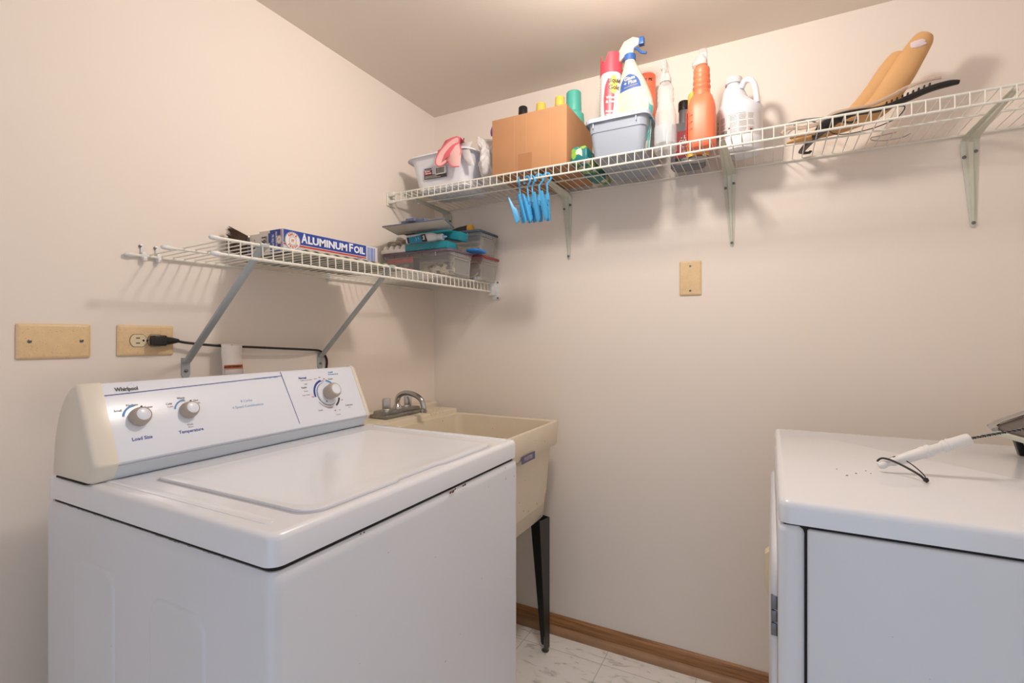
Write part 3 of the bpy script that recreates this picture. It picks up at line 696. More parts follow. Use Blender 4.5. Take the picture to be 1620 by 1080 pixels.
# cardboard box, open at the top
bx0, bx1, by0, by1, bz0, bz1 = .468, .746, -.295, -.030, 1.7145, 1.906
t = thing('cardboard_box', 'open brown cardboard box holding bottles on the high shelf', 'box', ((bx0+bx1)/2, (by0+by1)/2, bz0))
b = MB(); q = .004
b.box((bx0, by0, bz0), (bx1, by1, bz0+q)); b.box((bx0, by0, bz0+q), (bx1, by0+q, bz1), 0, .0012); b.box((bx0, by1-q, bz0+q), (bx1, by1, bz1-.002), 0, .0012)
b.box((bx0, by0+q, bz0+q), (bx0+q, by1-q, bz1-.001)); b.box((bx1-q, by0+q, bz0+q), (bx1, by1-q, bz1))
b.build('carton', M_card, t)
b = MB()
for x in (.556, .600, .688): b.box((x-.0006, by0-.0006, bz0+.002), (x+.0006, by0, bz1-.001), 0)
b.build('crease', mat('cardboard_crease', (190, 146, 108), .8), t)
MB().box((.571, by0-.0008, bz0+.001), (.6215, by0-.0002, bz0+.056)).build('tape', M_cardd, t)
GB = 'bottle tops standing in the cardboard box'
def capped(name, label, x, y, rb, rc, zc, zt, mb_, mc, cat='bottle'):
    t = thing(name, label, cat, (x, y, bz0+.0045), 'bottles standing in the cardboard box')
    MB().lathe([(rb*.95, bz0+.0045), (rb, bz0+.01), (rb, zc-.045), (rb*.8, zc-.02), (rc*.9, zc-.004), (rc*.85, zc)], 24, c=(x, y, 0)).build('body', mb_, t)
    MB().lathe([(rc, zc-.002), (rc, zc+.004), (rc*.96, zt-.003), (rc*.85, zt), (0, zt)], 24, c=(x, y, 0)).build('cap', mc, t)
capped('bottle', 'bottle with a black screw cap standing in the cardboard box', .517, -.15, .034, .0175, 1.968, 2.003, M_greyb, M_blackp)
capped('bottle', 'leftmost yellow-capped bottle standing in the cardboard box', .590, -.15, .034, .0180, 1.968, 2.000, M_whitep, M_yellow)
capped('bottle', 'yellow-capped bottle beside the teal bottle in the cardboard box', .672, -.17, .034, .0175, 1.965, 1.996, M_whitep, M_yellow)
t = thing('bottle', 'teal bottle with a wide teal cap standing in the cardboard box', 'bottle', (.698, -.10, bz0+.0045), 'bottles standing in the cardboard box')
MB().lathe([(.036, bz0+.005), (.038, bz0+.01), (.038, 1.93), (.036, 1.955), (.029, 1.962), (.028, 1.965)], 28, c=(.698, -.10, 0)).build('body', M_tealcap, t)
MB().lathe([(.0275, 1.963), (.028, 1.967), (.0265, 2.035), (.024, 2.038), (0, 2.038)], 28, c=(.698, -.10, 0)).build('cap', M_tealcap, t)

# green and teal packet
t = MB(); t.rprism(.786, -.155, .056, .27, .006, [(DZ_, .003), (DZ_+.010, 0), (DZ_+.040, .001), (DZ_+.052, .008)], 0)
o = t.build('packet', M_leafy, loc=(.786, -.155, DZ_)); o['label'] = 'green and teal printed packet lying between the cardboard box and the grey bin'; o['category'] = 'packet'

# grey storage bin without a lid
bt = thing('storage_bin', 'open translucent blue-grey plastic bin holding spray cans', 'bin', (.918, -.165, DZ_))
b = MB(); cx, cy = .910, -.163; w_, h_ = .196, .285
rings = []
for z, i, r_ in ((DZ_, .026, .018), (DZ_+.003, .020, .02), (DZ_+.078, .011, .022), (DZ_+.080, .0085, .022), (DZ_+.112, .006, .024), (DZ_+.114, -.002, .026), (DZ_+.108, -.003, .026), (DZ_+.120, -.003, .026), (DZ_+.122, 0, .026), (DZ_+.120, .004, .024), (DZ_+.08, .011, .022), (DZ_+.004, .022, .02)):
    rings.append([(x, y, z) for x, y in rr(cx, cy, w_-2*i, h_-2*i, r_, 5)])
b.loft(rings[:5]+rings[-3:], 0, True, True); b.build('body', M_translb, bt)
b = MB(); b.loft(rings[4:10], 0, False, False)
for x in (.838, .972): b.box((x-.0015, -.3045, DZ_+.092), (x+.0015, -.300, DZ_+.110), 0, .0008)
b.build('rim', mat('blue_grey_rim', (176, 188, 208), .4), bt)

def cylfn(cx, cy, r, z0, a0, tilt=None):
    def fn(v):
        a = R(a0)+v.x/r; p = Vector((cx+(r+.0004+v.z)*math.cos(a), cy+(r+.0004+v.z)*math.sin(a), z0+v.y))
        return tilt(p) if tilt else p
    return fn
def patch(b, cx, cy, r, a0, a1, z0, z1, m, n=14, tilt=None, shape=None, off=.0003):
    rings = []
    for i in range(n+1):
        a = R(a0+(a1-a0)*i/n); lo_, hi = z0, z1
        if shape: lo_, hi = shape((i/n))
        col_ = []
        for zz in (lo_, hi):
            p = Vector((cx+(r+off)*math.cos(a), cy+(r+off)*math.sin(a), zz)); col_.append(tilt(p) if tilt else p)
        rings.append(col_)
    b.loft(rings, m, False, False, closed=False)
# red-capped aerosol
ax, ay = .869, -.240
TL = lambda p: Vector((p[0]+(p[2]-1.72)*.03, p[1], p[2]))
def tl(b, f=TL):
    for v in b.bm.verts: v.co = f(v.co)
    return b
t = thing('spray_can', 'white and red aerosol can with a coral red cap in the grey bin', 'spray can', (ax, ay, DZ_+.006))
b = MB().lathe([(.030, DZ_+.006), (.033, DZ_+.012), (.033, 1.985), (.031, 1.990)], 36, c=(ax, ay, 0))
patch(b, ax, ay, .033, -112, -50, 0, 0, 1, shape=lambda s: (1.905-.072*math.sqrt(max(0, 1-(2*s-1)**2)), 1.905+.060*math.sqrt(max(0, 1-(2*s-1)**2))))
patch(b, ax, ay, .033, -80, -34, 0, 0, 2, shape=lambda s: (1.945-.028*math.sqrt(max(0, 1-(2*s-1)**2)), 1.945+.03*math.sqrt(max(0, 1-(2*s-1)**2))), off=.0005)
patch(b, ax, ay, .033, -132, -129, 1.73, 1.984, 4)
for k, (s_, z, sz) in enumerate((('Liquid', 1.958, .019), ('Gold', 1.936, .019))): b.text(s_, sz, None, 3, .03, fn=cylfn(ax, ay, .0334, z, -52))
for s_, z, sz in (('Wood', 1.905, .013), ('& Panel', 1.892, .012), ('Restores', 1.862, .010), ('Naturally', 1.851, .009)): b.text(s_, sz, None, 5, .02, fn=cylfn(ax, ay, .0334, z, -66))
for k in range(26):
    z = 1.745+k*.009; l = random.uniform(.007, .012)
    b.text('-'*7, .006, None, 4, 0, fn=cylfn(ax, ay, .0332, z, -150))
tl(b).build('can', [M_whitep, M_capred, M_yellow, M_greyd, M_grey, M_paper], t)
b = MB(); n = 40; r_ = .0345
ro, ri = [], []
for i in range(n):
    a = 2*PI*i/n; d = abs(((math.degrees(a)+120+180) % 360)-180); zt = 2.048-(.030*(1-(d/24)**2)**.5 if d < 24 else 0)
    ro.append((a, zt))
b.loft([[(ax+r_*math.cos(a), ay+r_*math.sin(a), 1.986) for a, z in ro], [(ax+r_*math.cos(a), ay+r_*math.sin(a), z) for a, z in ro], [(ax+(r_-.0015)*math.cos(a), ay+(r_-.0015)*math.sin(a), z) for a, z in ro], [(ax+(r_-.0015)*math.cos(a), ay+(r_-.0015)*math.sin(a), 1.988) for a, z in ro]], 0, True, True)
tl(b).build('cap', M_capred, t)

# frosted trigger bottle with blue trigger
gx, gy = .955, -.245
t = thing('spray_bottle', 'frosted trigger bottle with a blue trigger and cream label in the grey bin', 'spray bottle', (gx, gy, DZ_+.006))
TG = lambda p: Vector((p[0]-(p[2]-1.86)*(.10 if p[2] > 1.86 else -.09), p[1], p[2]))
prof = [(DZ_+.007, .048, .029), (1.74, .052, .032), (1.86, .058, .031), (1.90, .054, .029), (1.94, .043, .026), (1.98, .029, .021), (2.00, .021, .018), (2.014, .0165, .0165), (2.022, .0160, .0160)]
def ell(z, a, c_, n=36): return [(gx+a*math.cos(2*PI*i/n), gy+c_*math.sin(2*PI*i/n), z) for i in range(n)]
b = MB(); b.loft([ell(z, a, c_) for z, a, c_ in prof if z < 1.885]+[ell(1.885, .0565, .0300)], 1, True, False)
b.loft([ell(1.885, .0565, .0300)]+[ell(z, a, c_) for z, a, c_ in prof if z > 1.885], 0, False, True)
tl(b, TG).build('body', [M_spray, mat('frosted_bottle_lower', (206, 206, 190), .35)], t)
def aw(z):
    for i in range(len(prof)-1):
        if prof[i][0] <= z <= prof[i+1][0]:
            f = (z-prof[i][0])/(prof[i+1][0]-prof[i][0]); return prof[i][1]*(1-f)+prof[i+1][1]*f, prof[i][2]*(1-f)+prof[i+1][2]*f
    return prof[-1][1:]
def ep(u, z, d=.0006):   # point on the front of the bottle at lateral offset u
    a, c_ = aw(z); s_ = max(-.999, min(.999, u/a)); return Vector((gx+u, gy-(c_+d)*math.sqrt(1-s_*s_), z))
b = MB()
rows = []
for k in range(9):
    z = 1.745+(1.925-1.745)*k/8; h = .047 if z < 1.86 else .047-.30*(z-1.86); rows.append([ep(-h+2*h*i/8-.004, z) for i in range(9)])
b.loft(rows, 0, False, False, closed=False)
rows = []
for k in range(8):
    z = 1.922+.048*k/7; h = .033*math.sqrt(max(.02, 1-(k/7.05)**2)); rows.append([ep(-h+2*h*i/8-.003, z-.006+(.12*(-h+2*h*i/8)), .0008) for i in range(9)])
b.loft(rows, 1, False, False, closed=False)
b.text('Glass', .016, None, 2, .04, fn=lambda v: ep(v.x-.002, 1.951+v.y+.12*v.x, .0012)); b.text('+ Plus', .016, None, 2, .04, fn=lambda v: ep(v.x-.001, 1.937+v.y+.12*v.x, .0012))
b.text('Glass & Surface Cleaner', .0055, None, 3, .02, fn=lambda v: ep(v.x*.8, 1.9255+v.y+.12*v.x, .0012))
for k in range(18):
    z = 1.905-k*.0078; b.text('-'*random.randint(9, 11), .0105, None, 4, -.01, fn=lambda v, z=z: ep(v.x*.75-.004, z+v.y*.4+.1*v.x, .0009))
tl(b, TG).build('label', [M_label, M_glassblue, M_paper, M_yellow, mat('pale_red_print', (224, 170, 150), .6)], t)
b = MB(); b.box((gx+.048, gy-.010, DZ_+.05), (gx+.0595, gy+.01, 1.885), 0, .004); b = MB()
rows = []
for k in range(7):
    z = 1.73+(1.885-1.73)*k/6; rows.append([ep(u_, z, .0007) for u_ in (.047, .050, .053, .0555, .0572)])
b.loft(rows, 0, False, False, closed=False); tl(b, TG).build('liquid_window', M_liquid, t)
hx = gx-.016; b = MB()
b.lathe([(.0185, 2.016), (.0185, 2.034), (.015, 2.037)], 24, c=(hx, gy, 0)); b.build('collar', mat('trigger_blue', (52, 96, 160), .4), t)
b = MB(); b.ext([(hx-.012, 2.034), (hx+.012, 2.034), (hx+.014, 2.052), (hx+.030, 2.058), (hx+.032, 2.077), (hx+.012, 2.086), (hx-.016, 2.078), (hx-.034, 2.050), (hx-.038, 2.020), (hx-.030, 2.018)], gy-.011, gy+.011, 'xz', bev=.003)
b.build('trigger_head', M_spray, t)
b = MB(); b.box((hx+.028, gy-.009, 2.058), (hx+.045, gy+.009, 2.081), 0, .002)
pts = bez([(hx+.012, gy, 2.056), (hx+.024, gy, 2.050), (hx+.036, gy, 2.036), (hx+.052, gy, 2.030)], 5); b.tube(pts, .0042, 8, 0)
b.build('trigger', bpy.data.materials['trigger_blue'], t)

# orange and navy cans deeper in the bin
t = thing('spray_can', 'orange lettered aerosol can at the back right of the grey bin', 'spray can', (.956, -.080, DZ_+.006))
b = MB().lathe([(.028, DZ_+.006), (.030, DZ_+.010), (.030, 1.990), (.0285, 1.994)], 28, c=(.956, -.080, 0)); b.text('- -', .020, None, 1, .03, fn=cylfn(.956, -.080, .0304, 1.955, -62)); b.build('can', [M_orange, M_paper], t)
b = MB().lathe([(.0290, 1.994), (.0290, 2.040), (.027, 2.043), (0, 2.043)], 28, c=(.956, -.080, 0)); b.text('Y PS', .013, None, 1, .03, fn=cylfn(.956, -.080, .0292, 2.018, -66)); b.build('cap', [M_orange, M_greyd], t)
t = thing('bottle', 'pale bottle with a navy cap behind the frosted trigger bottle', 'bottle', (.900, -.13, DZ_+.006))
MB().lathe([(.026, DZ_+.006), (.028, DZ_+.010), (.028, 1.985), (.024, 1.990)], 24, c=(.900, -.13, 0)).build('body', M_whitep, t); MB().lathe([(.026, 1.990), (.026, 2.045), (.024, 2.048), (0, 2.048)], 24, c=(.900, -.13, 0)).build('cap', M_navy, t)
# clear trigger bottle
kx, ky = 1.047, -.238
t = thing('spray_bottle', 'empty clear trigger bottle between the grey bin and the orange bottle', 'spray bottle', (kx, ky, DZ_))
b = MB(); b.lathe([(.030, DZ_), (.033, DZ_+.004), (.033, 1.79), (.031, 1.80), (.031, 1.825), (.028, 1.84), (.024, 1.855), (.0235, 1.865), (.0255, 1.872), (.0235, 1.880), (.0250, 1.888), (.0230, 1.896), (.0245, 1.904), (.020, 1.915), (.015, 1.922), (.014, 1.930)], 36, c=(kx, ky, 0)); b.build('body', M_clear, t)
b = MB(); b.lathe([(.0336, 1.735), (.0336, 1.788)], 36, c=(kx, ky, 0), cap=False); b.build('sleeve', mat('clear_sleeve', (215, 222, 228), .2, trans=.62), t)
b = MB(); b.lathe([(.017, 1.926), (.017, 1.938), (.012, 1.952), (.009, 1.958)], 24, c=(kx, ky, 0)); b.build('collar', mat('frosted_cap', (225, 220, 214), .3, trans=.35), t)
b = MB(); b.box((kx-.010, ky-.030, 1.955), (kx+.008, ky+.018, 1.985), 0, .004, M=Matrix.Identity(4)); b.ext([(ky-.028, 1.955), (ky-.020, 1.955), (ky-.030, 1.925), (ky-.036, 1.928)], kx-.004, kx+.003, 'yz', bev=.001); b.build('trigger_head', M_clear, t)

# grey bottle with maroon label
t = thing('bottle', 'dark grey bottle with a black cap and maroon label behind the clear bottle', 'bottle', (1.088, -.062, DZ_))
b = MB(); b.rprism(1.088, -.062, .108, .066, .022, [(DZ_, .006), (DZ_+.006, 0), (DZ_+.10, 0), (DZ_+.135, .010, -.006), (DZ_+.150, .0165, -.012)], 0); b.lathe([(.0165, DZ_+.140), (.0165, 1.908), (.015, 1.912)], 20, c=(1.075, -.062, 0)); b.build('body', M_greyb, t)
b = MB(); b.box((1.052, -.0975, DZ_+.028), (1.124, -.0953, DZ_+.115), 0, .001); b.box((1.052, -.0980, DZ_+.012), (1.124, -.0955, DZ_+.028), 1, .001)
for s_, z in (('- LB -', 1.805), ('OWER', 1.790), ('- - -', 1.775), ('-- --', 1.760)): b.text(s_, .016, FY(1.088, -.0982, z), 2, .03)
b.text('-- - --- -', .010, FY(1.088, -.0985, DZ_+.020), 2, .02); b.build('label', [M_maroon, M_blackp, M_paper], t)
MB().lathe([(.0185, 1.906), (.0185, 1.932), (.0165, 1.936), (0, 1.936)], 24, c=(1.075, -.062, 0)).build('cap', M_blackp, t)
# yellow can
t = thing('spray_can', 'yellow aerosol can with red and black print behind the orange bottle', 'spray can', (1.128, -.135, DZ_))
b = MB().lathe([(.031, DZ_), (.033, DZ_+.005), (.033, 1.862), (.031, 1.868)], 30, c=(1.128, -.135, 0)); patch(b, 1.128, -.135, .033, -200, -110, 1.80, 1.85, 1); b.text('EA', .022, None, 2, .04, fn=cylfn(1.128, -.135, .0336, 1.825, -150)); b.build('can', [M_yellow, M_redlid, M_greyd], t)
MB().lathe([(.031, 1.868), (.030, 1.915), (.027, 1.920), (0, 1.920)], 28, c=(1.128, -.135, 0)).build('cap', M_yellow, t)
MB().lathe([(.0335, DZ_-.0002), (.0335, DZ_+.004)], 28, c=(1.128, -.135, 0)).build('base_rim', M_chrome, t)

# orange trigger bottle
ox, oy = 1.1485, -.218
t = thing('spray_bottle', 'bright orange bottle with a clear trigger head on the high shelf', 'spray bottle', (ox, oy, DZ_))
b = MB(); lv = [(DZ_, .006), (DZ_+.004, .002), (DZ_+.012, 0), (DZ_+.115, 0), (DZ_+.130, .002), (DZ_+.150, .008), (DZ_+.160, .014)]
b.rprism(ox, oy, .079, .070, .026, lv, 0, n=7)
nk = [(.0255, DZ_+.155), (.024, DZ_+.168), (.0238, DZ_+.174)]
z = DZ_+.176
for k in range(4):
    nk += [(.0225, z), (.0255-.0008*k, z+.006), (.0255-.0008*k, z+.010), (.0222, z+.0155)]; z += .0165
nk += [(.020, z), (.016, z+.006), (.0145, z+.008), (.0145, z+.014)]
b.lathe(nk, 30, c=(ox, oy, 0)); b.build('body', M_orange, t)
b = MB(); b.box((ox-.0400, oy-.028, DZ_+.028), (ox-.0391, oy+.028, DZ_+.112), 0, .0003)
for k in range(7): b.text('ORANGE' if k == 99 else '------', .011 if k == 5 else .012, frame((ox-.0402, oy, DZ_+.036+k*.0115), (0, -1, 0), (0, 0, 1)), 1, .01)
for k in range(3): b.box((ox-.034, oy-.0356, DZ_+.095-.02*k), (ox-.022, oy-.0348, DZ_+.097-.02*k), 1)
b.build('label', [M_capred, M_maroon], t)
hz = z+.012
b = MB(); b.lathe([(.017, hz-.004), (.017, hz+.008), (.011, hz+.022), (.008, hz+.028)], 24, c=(ox, oy, 0)); b.build('collar', bpy.data.materials['frosted_cap'], t)
b = MB(); b.ext([(ox+.015, hz-.002), (ox-.012, hz-.002), (ox-.027, hz-.004), (ox-.027, hz+.010), (ox-.008, hz+.040), (ox-.004, hz+.0435), (ox+.012, hz+.0435), (ox+.016, hz+.040)], oy-.012, oy+.012, 'xz', bev=.003); b.build('trigger_head', M_clear, t)

# white jug
jx, jy, jr = 1.2465, -.116, .0662
t = thing('jug', 'white plastic jug with a handle and a fine-print label', 'jug', (jx, jy, DZ_))
b = MB(); b.lathe([(.052, DZ_), (.060, DZ_+.004), (jr, DZ_+.018), (jr, DZ_+.034), (jr-.0015, DZ_+.038), (jr-.0015, DZ_+.108), (jr, DZ_+.112), (jr, DZ_+.132), (jr-.004, DZ_+.140), (.056, DZ_+.150), (.046, DZ_+.175), (.034, DZ_+.198), (.0225, DZ_+.212), (.0195, DZ_+.217), (.0195, DZ_+.222)], 44, c=(jx, jy, 0))
for v in b.bm.verts:
    h = v.co.z-(DZ_+.140)
    if h > 0:
        v.co.x -= min(h, .075)*.22
        a = math.atan2(v.co.y-jy, v.co.x-(jx-.0165)); d = abs(a+.35)
        if d < 1.1 and h < .068: 
            k_ = math.cos(d/1.1*PI/2)*math.sin(min(1, h/.068)*PI)*.016; v.co.x -= k_*math.cos(a); v.co.y -= k_*math.sin(a)
b.build('body', M_whitem, t)
b = MB(); pts = bez([(jx+.006, jy-.020, DZ_+.196), (jx+.016, jy-.026, DZ_+.212), (jx+.032, jy-.032, DZ_+.210), (jx+.043, jy-.034, DZ_+.190), (jx+.048, jy-.034, DZ_+.160), (jx+.050, jy-.033, DZ_+.137)], 6)
b.tube(pts, [.010]*6+[.0100]*(len(pts)-6), 14, flat=.85); b.build('handle', M_whitem, t)
b = MB(); b.lathe([(.0250, DZ_+.220), (.0255, DZ_+.222), (.0250, DZ_+.237), (.022, DZ_+.240), (0, DZ_+.240)], 36, c=(jx-.0165, jy, 0)); b.build('cap', M_whitep, t)
b = MB(); LBL = jr-.0015
patch(b, jx, jy, LBL, -185, -20, DZ_+.042, DZ_+.105, 0, 30)
def jbar(x0, x1, z0, z1, m=1): patch(b, jx, jy, LBL, -90+math.degrees(x0/LBL), -90+math.degrees(x1/LBL), z0, z1, m, 4, off=.0007)
for c0, wd, n, z1 in ((-.058, .022, 11, .101), (-.024, .021, 13, .099), (.001, .022, 13, .099), (.027, .019, 13, .101)):
    for k in range(n):
        if k in (4, 9): continue
        jbar(c0, c0+wd*random.uniform(.8, 1), DZ_+z1-k*.0040-.0014, DZ_+z1-k*.0040)
jbar(-.028, .020, DZ_+.1025, DZ_+.1038)
xx = -.052
for k in range(14):
    wbar = random.choice((.0005, .0009)); a = -90+math.degrees(xx/LBL); a2 = -90+math.degrees((xx+wbar)/LBL); patch(b, jx, jy, LBL, a, a2, DZ_+.046, DZ_+.060, 2, 1, off=.0007); xx += wbar+random.choice((.0006, .001))
patch(b, jx, jy, LBL, -90+math.degrees(.032/LBL), -90+math.degrees(.040/LBL), DZ_+.0455, DZ_+.0555, 3, 2, off=.0009)
patch(b, jx, jy, LBL, -90+math.degrees(-.0285/LBL), -90+math.degrees(-.0225/LBL), DZ_+.062, DZ_+.066, 3, 2, off=.0009)
b.text('- -- - --', .022, None, 2, .03, fn=lambda v: cylfn(jx, jy, LBL+.0003, DZ_+.073, -152)(Vector((v.y, -v.x*.85, v.z))))
b.build('label', [mat('label_white', (222, 220, 220), .5), M_grey, M_greyd, M_maroon], t)

# tan moulded foam form
t = thing('foam_form', 'tan leg-shaped foam form leaning up from the high shelf', 'foam form', (1.45, -.12, DZ_))
def lobe(path, y, th, m=0):
    P = [Vector((x, y_, z)) for x, y_, z, w_ in path]; W = [p[3] for p in path]; rings = []
    cp = bez([(p.x, p.y, p.z) for p in P], 6); cw = bez([(w_, 0, 0) for w_ in W], 6)
    for i, p in enumerate(cp):
        tt = (cp[min(i+1, len(cp)-1)]-cp[max(0, i-1)]).normalized(); n_ = Vector((-tt.z, 0, tt.x)).normalized()
        rings.append([p+n_*(cw[i].x*math.cos(2*PI*k/18))+Vector((0, th*math.sin(2*PI*k/18)*(.55+.45*min(1, cw[i].x/.02)), 0)) for k in range(18)])
    return rings
b = MB()
b.loft(lobe([(1.375, -.12, 1.7200, .004), (1.41, -.12, 1.7285, .010), (1.47, -.12, 1.742, .017), (1.540, -.12, 1.775, .024), (1.588, -.12, 1.822, .030), (1.620, -.12, 1.872, .030), (1.642, -.12, 1.905, .026), (1.646, -.12, 1.912, .020)], 0, .022))
b.loft(lobe([(1.42, -.145, 1.7190, .006), (1.47, -.145, 1.7280, .013), (1.53, -.145, 1.7430, .019), (1.590, -.145, 1.775, .030), (1.632, -.145, 1.835, .032), (1.660, -.145, 1.885, .030), (1.684, -.145, 1.926, .025), (1.691, -.145, 1.938, .019)], 0, .020))
b.build('form', M_tan, t, smooth=60)
b = MB(); b.merge(blob((1.672, -.166, 1.912), (.016, .003, .010), amp=.3, seed=5, sub=3)); b.build('plastic_wrap', mat('lilac_wrap', (222, 206, 206), .2), t)
b = MB(); b.tube(bez([(1.380, -.175, 1.7165), (1.42, -.175, 1.7205), (1.47, -.17, 1.7185), (1.50, -.165, 1.722)], 6), [.003]+[.008]*17+[.004], 8, flat=.5); b.build('toe_strip', M_tan, t)

# hangers
t = thing('clothes_hanger', 'black plastic clothes hanger lying on the high shelf', 'hanger', (1.42, -.05, DZ_))
path = [(1.4160, -.035, 1.7180), (1.420, -.060, 1.7185), (1.4360, -.120, 1.7190), (1.452, -.165, 1.7215), (1.466, -.195, 1.728), (1.490, -.20, 1.7400), (1.530, -.20, 1.7480), (1.5700, -.20, 1.7460), (1.605, -.20, 1.7490), (1.650, -.20, 1.7630), (1.690, -.20, 1.7750), (1.725, -.20, 1.7795), (1.745, -.20, 1.7785)]
b = MB(); pp = bez(path, 5); n_ = len(pp)
rad = [.009, .0095, .011, .015, .021, .017, .0105, .0095, .0095, .010, .010, .0095, .006]
b.tube(pp, [rad[min(12, i//5)]*(1-(i % 5)/5)+rad[min(12, i//5+1)]*(i % 5)/5 for i in range(n_)], 12, flat=.62)
b.tube([(1.416, -.035, 1.7175), (1.424, -.022, 1.7178), (1.438, -.020, 1.7178), (1.440, -.030, 1.7178)], [.007, .007, .0065, .005], 8, flat=.6)
b.tube(bez([(1.500, -.203, 1.730), (1.520, -.205, 1.722), (1.534, -.205, 1.726), (1.534, -.205, 1.733)], 4), .003, 6)
for k in range(9): b.box((1.598+k*.011, -.205, 1.7555+k*.0035), (1.601+k*.011, -.195, 1.7605+k*.0035))
b.build('frame', M_blackp, t)
b = MB(); b.tube(bez([(1.474, -.205, 1.746), (1.455, -.17, 1.752), (1.430, -.13, 1.762), (1.400, -.11, 1.768), (1.385, -.10, 1.764), (1.378, -.10, 1.758)], 6), .0016, 6); b.build('hook', M_chrome, t)
t = thing('clothes_hanger', 'clear plastic clothes hanger lying on top of the black hanger', 'hanger', (1.47, -.19, 1.74))
pc2 = [(1.452, -.195, 1.737), (1.482, -.195, 1.757), (1.520, -.195, 1.761), (1.560, -.195, 1.762), (1.600, -.195, 1.773), (1.640, -.195, 1.790), (1.680, -.195, 1.800), (1.712, -.195, 1.8015)]
b = MB(); b.tube(bez(pc2, 5), .0062, 8, flat=.8); b.tube(bez([(1.36, -.21, 1.7185), (1.375, -.21, 1.733), (1.41, -.205, 1.730), (1.452, -.195, 1.737)], 5), .0072, 8, flat=.8); b.build('frame', mat('clear_acrylic', (232, 215, 200), .1, trans=.62), t)
b = MB(); b.tube(bez([(1.474, -.19, 1.752), (1.444, -.185, 1.757), (1.412, -.185, 1.760), (1.385, -.187, 1.757), (1.372, -.19, 1.752)], 6), .0019, 6); b.build('hook', M_chrome, t)
t = MB(); t.tube(bez([(1.465, -.10, 1.770), (1.440, -.10, 1.782), (1.415, -.11, 1.786), (1.398, -.12, 1.778), (1.393, -.12, 1.765), (1.41, -.13, 1.752)], 6), .0016, 6)
t.tube(bez([(1.470, -.205, 1.7130), (1.485, -.17, 1.7125), (1.51, -.15, 1.7125), (1.55, -.15, 1.7125), (1.59, -.17, 1.7125), (1.625, -.185, 1.722), (1.640, -.19, 1.744), (1.620, -.18, 1.752), (1.57, -.17, 1.760)], 6), .0013, 6)
o = t.build('cable', M_blackp, loc=(1.47, -.2, 1.713)); o['label'] = 'thin black cord looping around the hangers on the high shelf'; o['category'] = 'cord'
t = MB(); t.tube(bez([(1.640, -.095, DZ_+.002), (1.60, -.085, DZ_+.002), (1.585, -.08, DZ_+.003), (1.59, -.06, DZ_+.002), (1.62, -.04, DZ_+.002), (1.66, -.04, DZ_+.003), (1.678, -.055, DZ_+.006)], 6), .0016, 6)
o = t.build('wire_hook', M_chrome, loc=(1.62, -.06, DZ_)); o['label'] = 'loose curved wire hook lying on the high shelf left of the last bracket'; o['category'] = 'hook'

# blue clips hooked on the shelf lip
def make_pin(label):
    t = thing('hanging_clip', label, 'clothes clip', (0, 0, 0), 'blue clips hooked on the lip of the high shelf')
    b = MB()   # leg with the hook
    b.ext([(.004, -.060), (.0095, -.060), (.0195, -.146), (.0135, -.149), (.0085, -.138), (.0092, -.130), (.0062, -.124), (.0082, -.118), (.0050, -.112), (.0066, -.106), (.0040, -.100), (.003, -.085)], -.006, .006, 'xz', bev=.0006)
    hp = bez([(.0068, 0, -.064), (.0055, 0, -.045), (.0045, 0, -.030), (.003, -.0155, -.014), (.002, -.0125, -.001), (.001, -.001, .0068), (0, .010, .001), (0, .0125, -.010), (0, .012, -.016)], 4)
    b.tube(hp, .0034, 8, flat=.8); b.build('hook_leg', M_cyan, t)
    b = MB(); b.ext([(-.036, -.060), (-.031, -.061), (-.0135, -.094), (-.0020, -.101), (.0014, -.107), (.0000, -.112), (.0030, -.118), (.0012, -.124), (.0046, -.130), (.0040, -.138), (-.0070, -.150), (-.0100, -.142)], -.006, .006, 'xz', bev=.0006)
    b.build('jaw_leg', M_cyan, t)
    b = MB(); b.tube([(-.016, -.0068, -.086), (-.004, -.0072, -.084), (.008, -.0068, -.086)], .0009, 5); b.lathe([(.0022, -.0075), (.0022, .0075)], 8, M=frame((-.003, 0, -.100), (1, 0, 0), (0, 0, 1))); b.build('spring', M_screw, t)
    return t
LZz = BZ-.0315+.0045
p0 = make_pin('leftmost of the blue clips hanging from the high shelf')
p0.location = (.5745, -.302, LZz); p0.rotation_euler = (0, 0, R(26))
copy_tree(p0, (.6050, -.302, LZz), (0, 0, R(62)), 'second blue clip from the left, jaws seen open, hanging from the high shelf')
copy_tree(p0, (.6220, -.302, LZz), (0, 0, R(60)), 'middle blue clip of the five hanging from the high shelf')
copy_tree(p0, (.6500, -.302, LZz), (0, 0, R(86)), 'blue clip second from the right, seen edge-on, on the high shelf lip')
copy_tree(p0, (.6780, -.302, LZz), (0, 0, R(84)), 'rightmost blue clip on the high shelf lip, beside the bracket')

# ------------------------------------------------------------------ things on the left wall shelf
def L0(x, y): return LZ(x, y)+.0018
# magazines
b = MB(); cxm, cym = .165, -.745
for k in range(4):
    b.box((.045+.004*k, -.935+.006*k, L0(.1, -.93)+.0105*k/4+.001), (.285-.003*k, -.555-.005*k, L0(.1, -.93)+.0105*(k+1)/4+.0008), 0)
Mt = Matrix.Translation((0, -.93, 1.35)) @ Matrix.Rotation(R(.82), 4, 'X') @ Matrix.Rotation(R(-1.7), 4, 'Y') @ Matrix.Translation((0, .93, -1.35))
b.bm.transform(Mt)
o = b.build('magazines', M_mag, loc=(.165, -.745, L0(.165, -.745))); o['label'] = 'thin stack of magazines lying flat under the aluminum foil carton'; o['category'] = 'magazines'
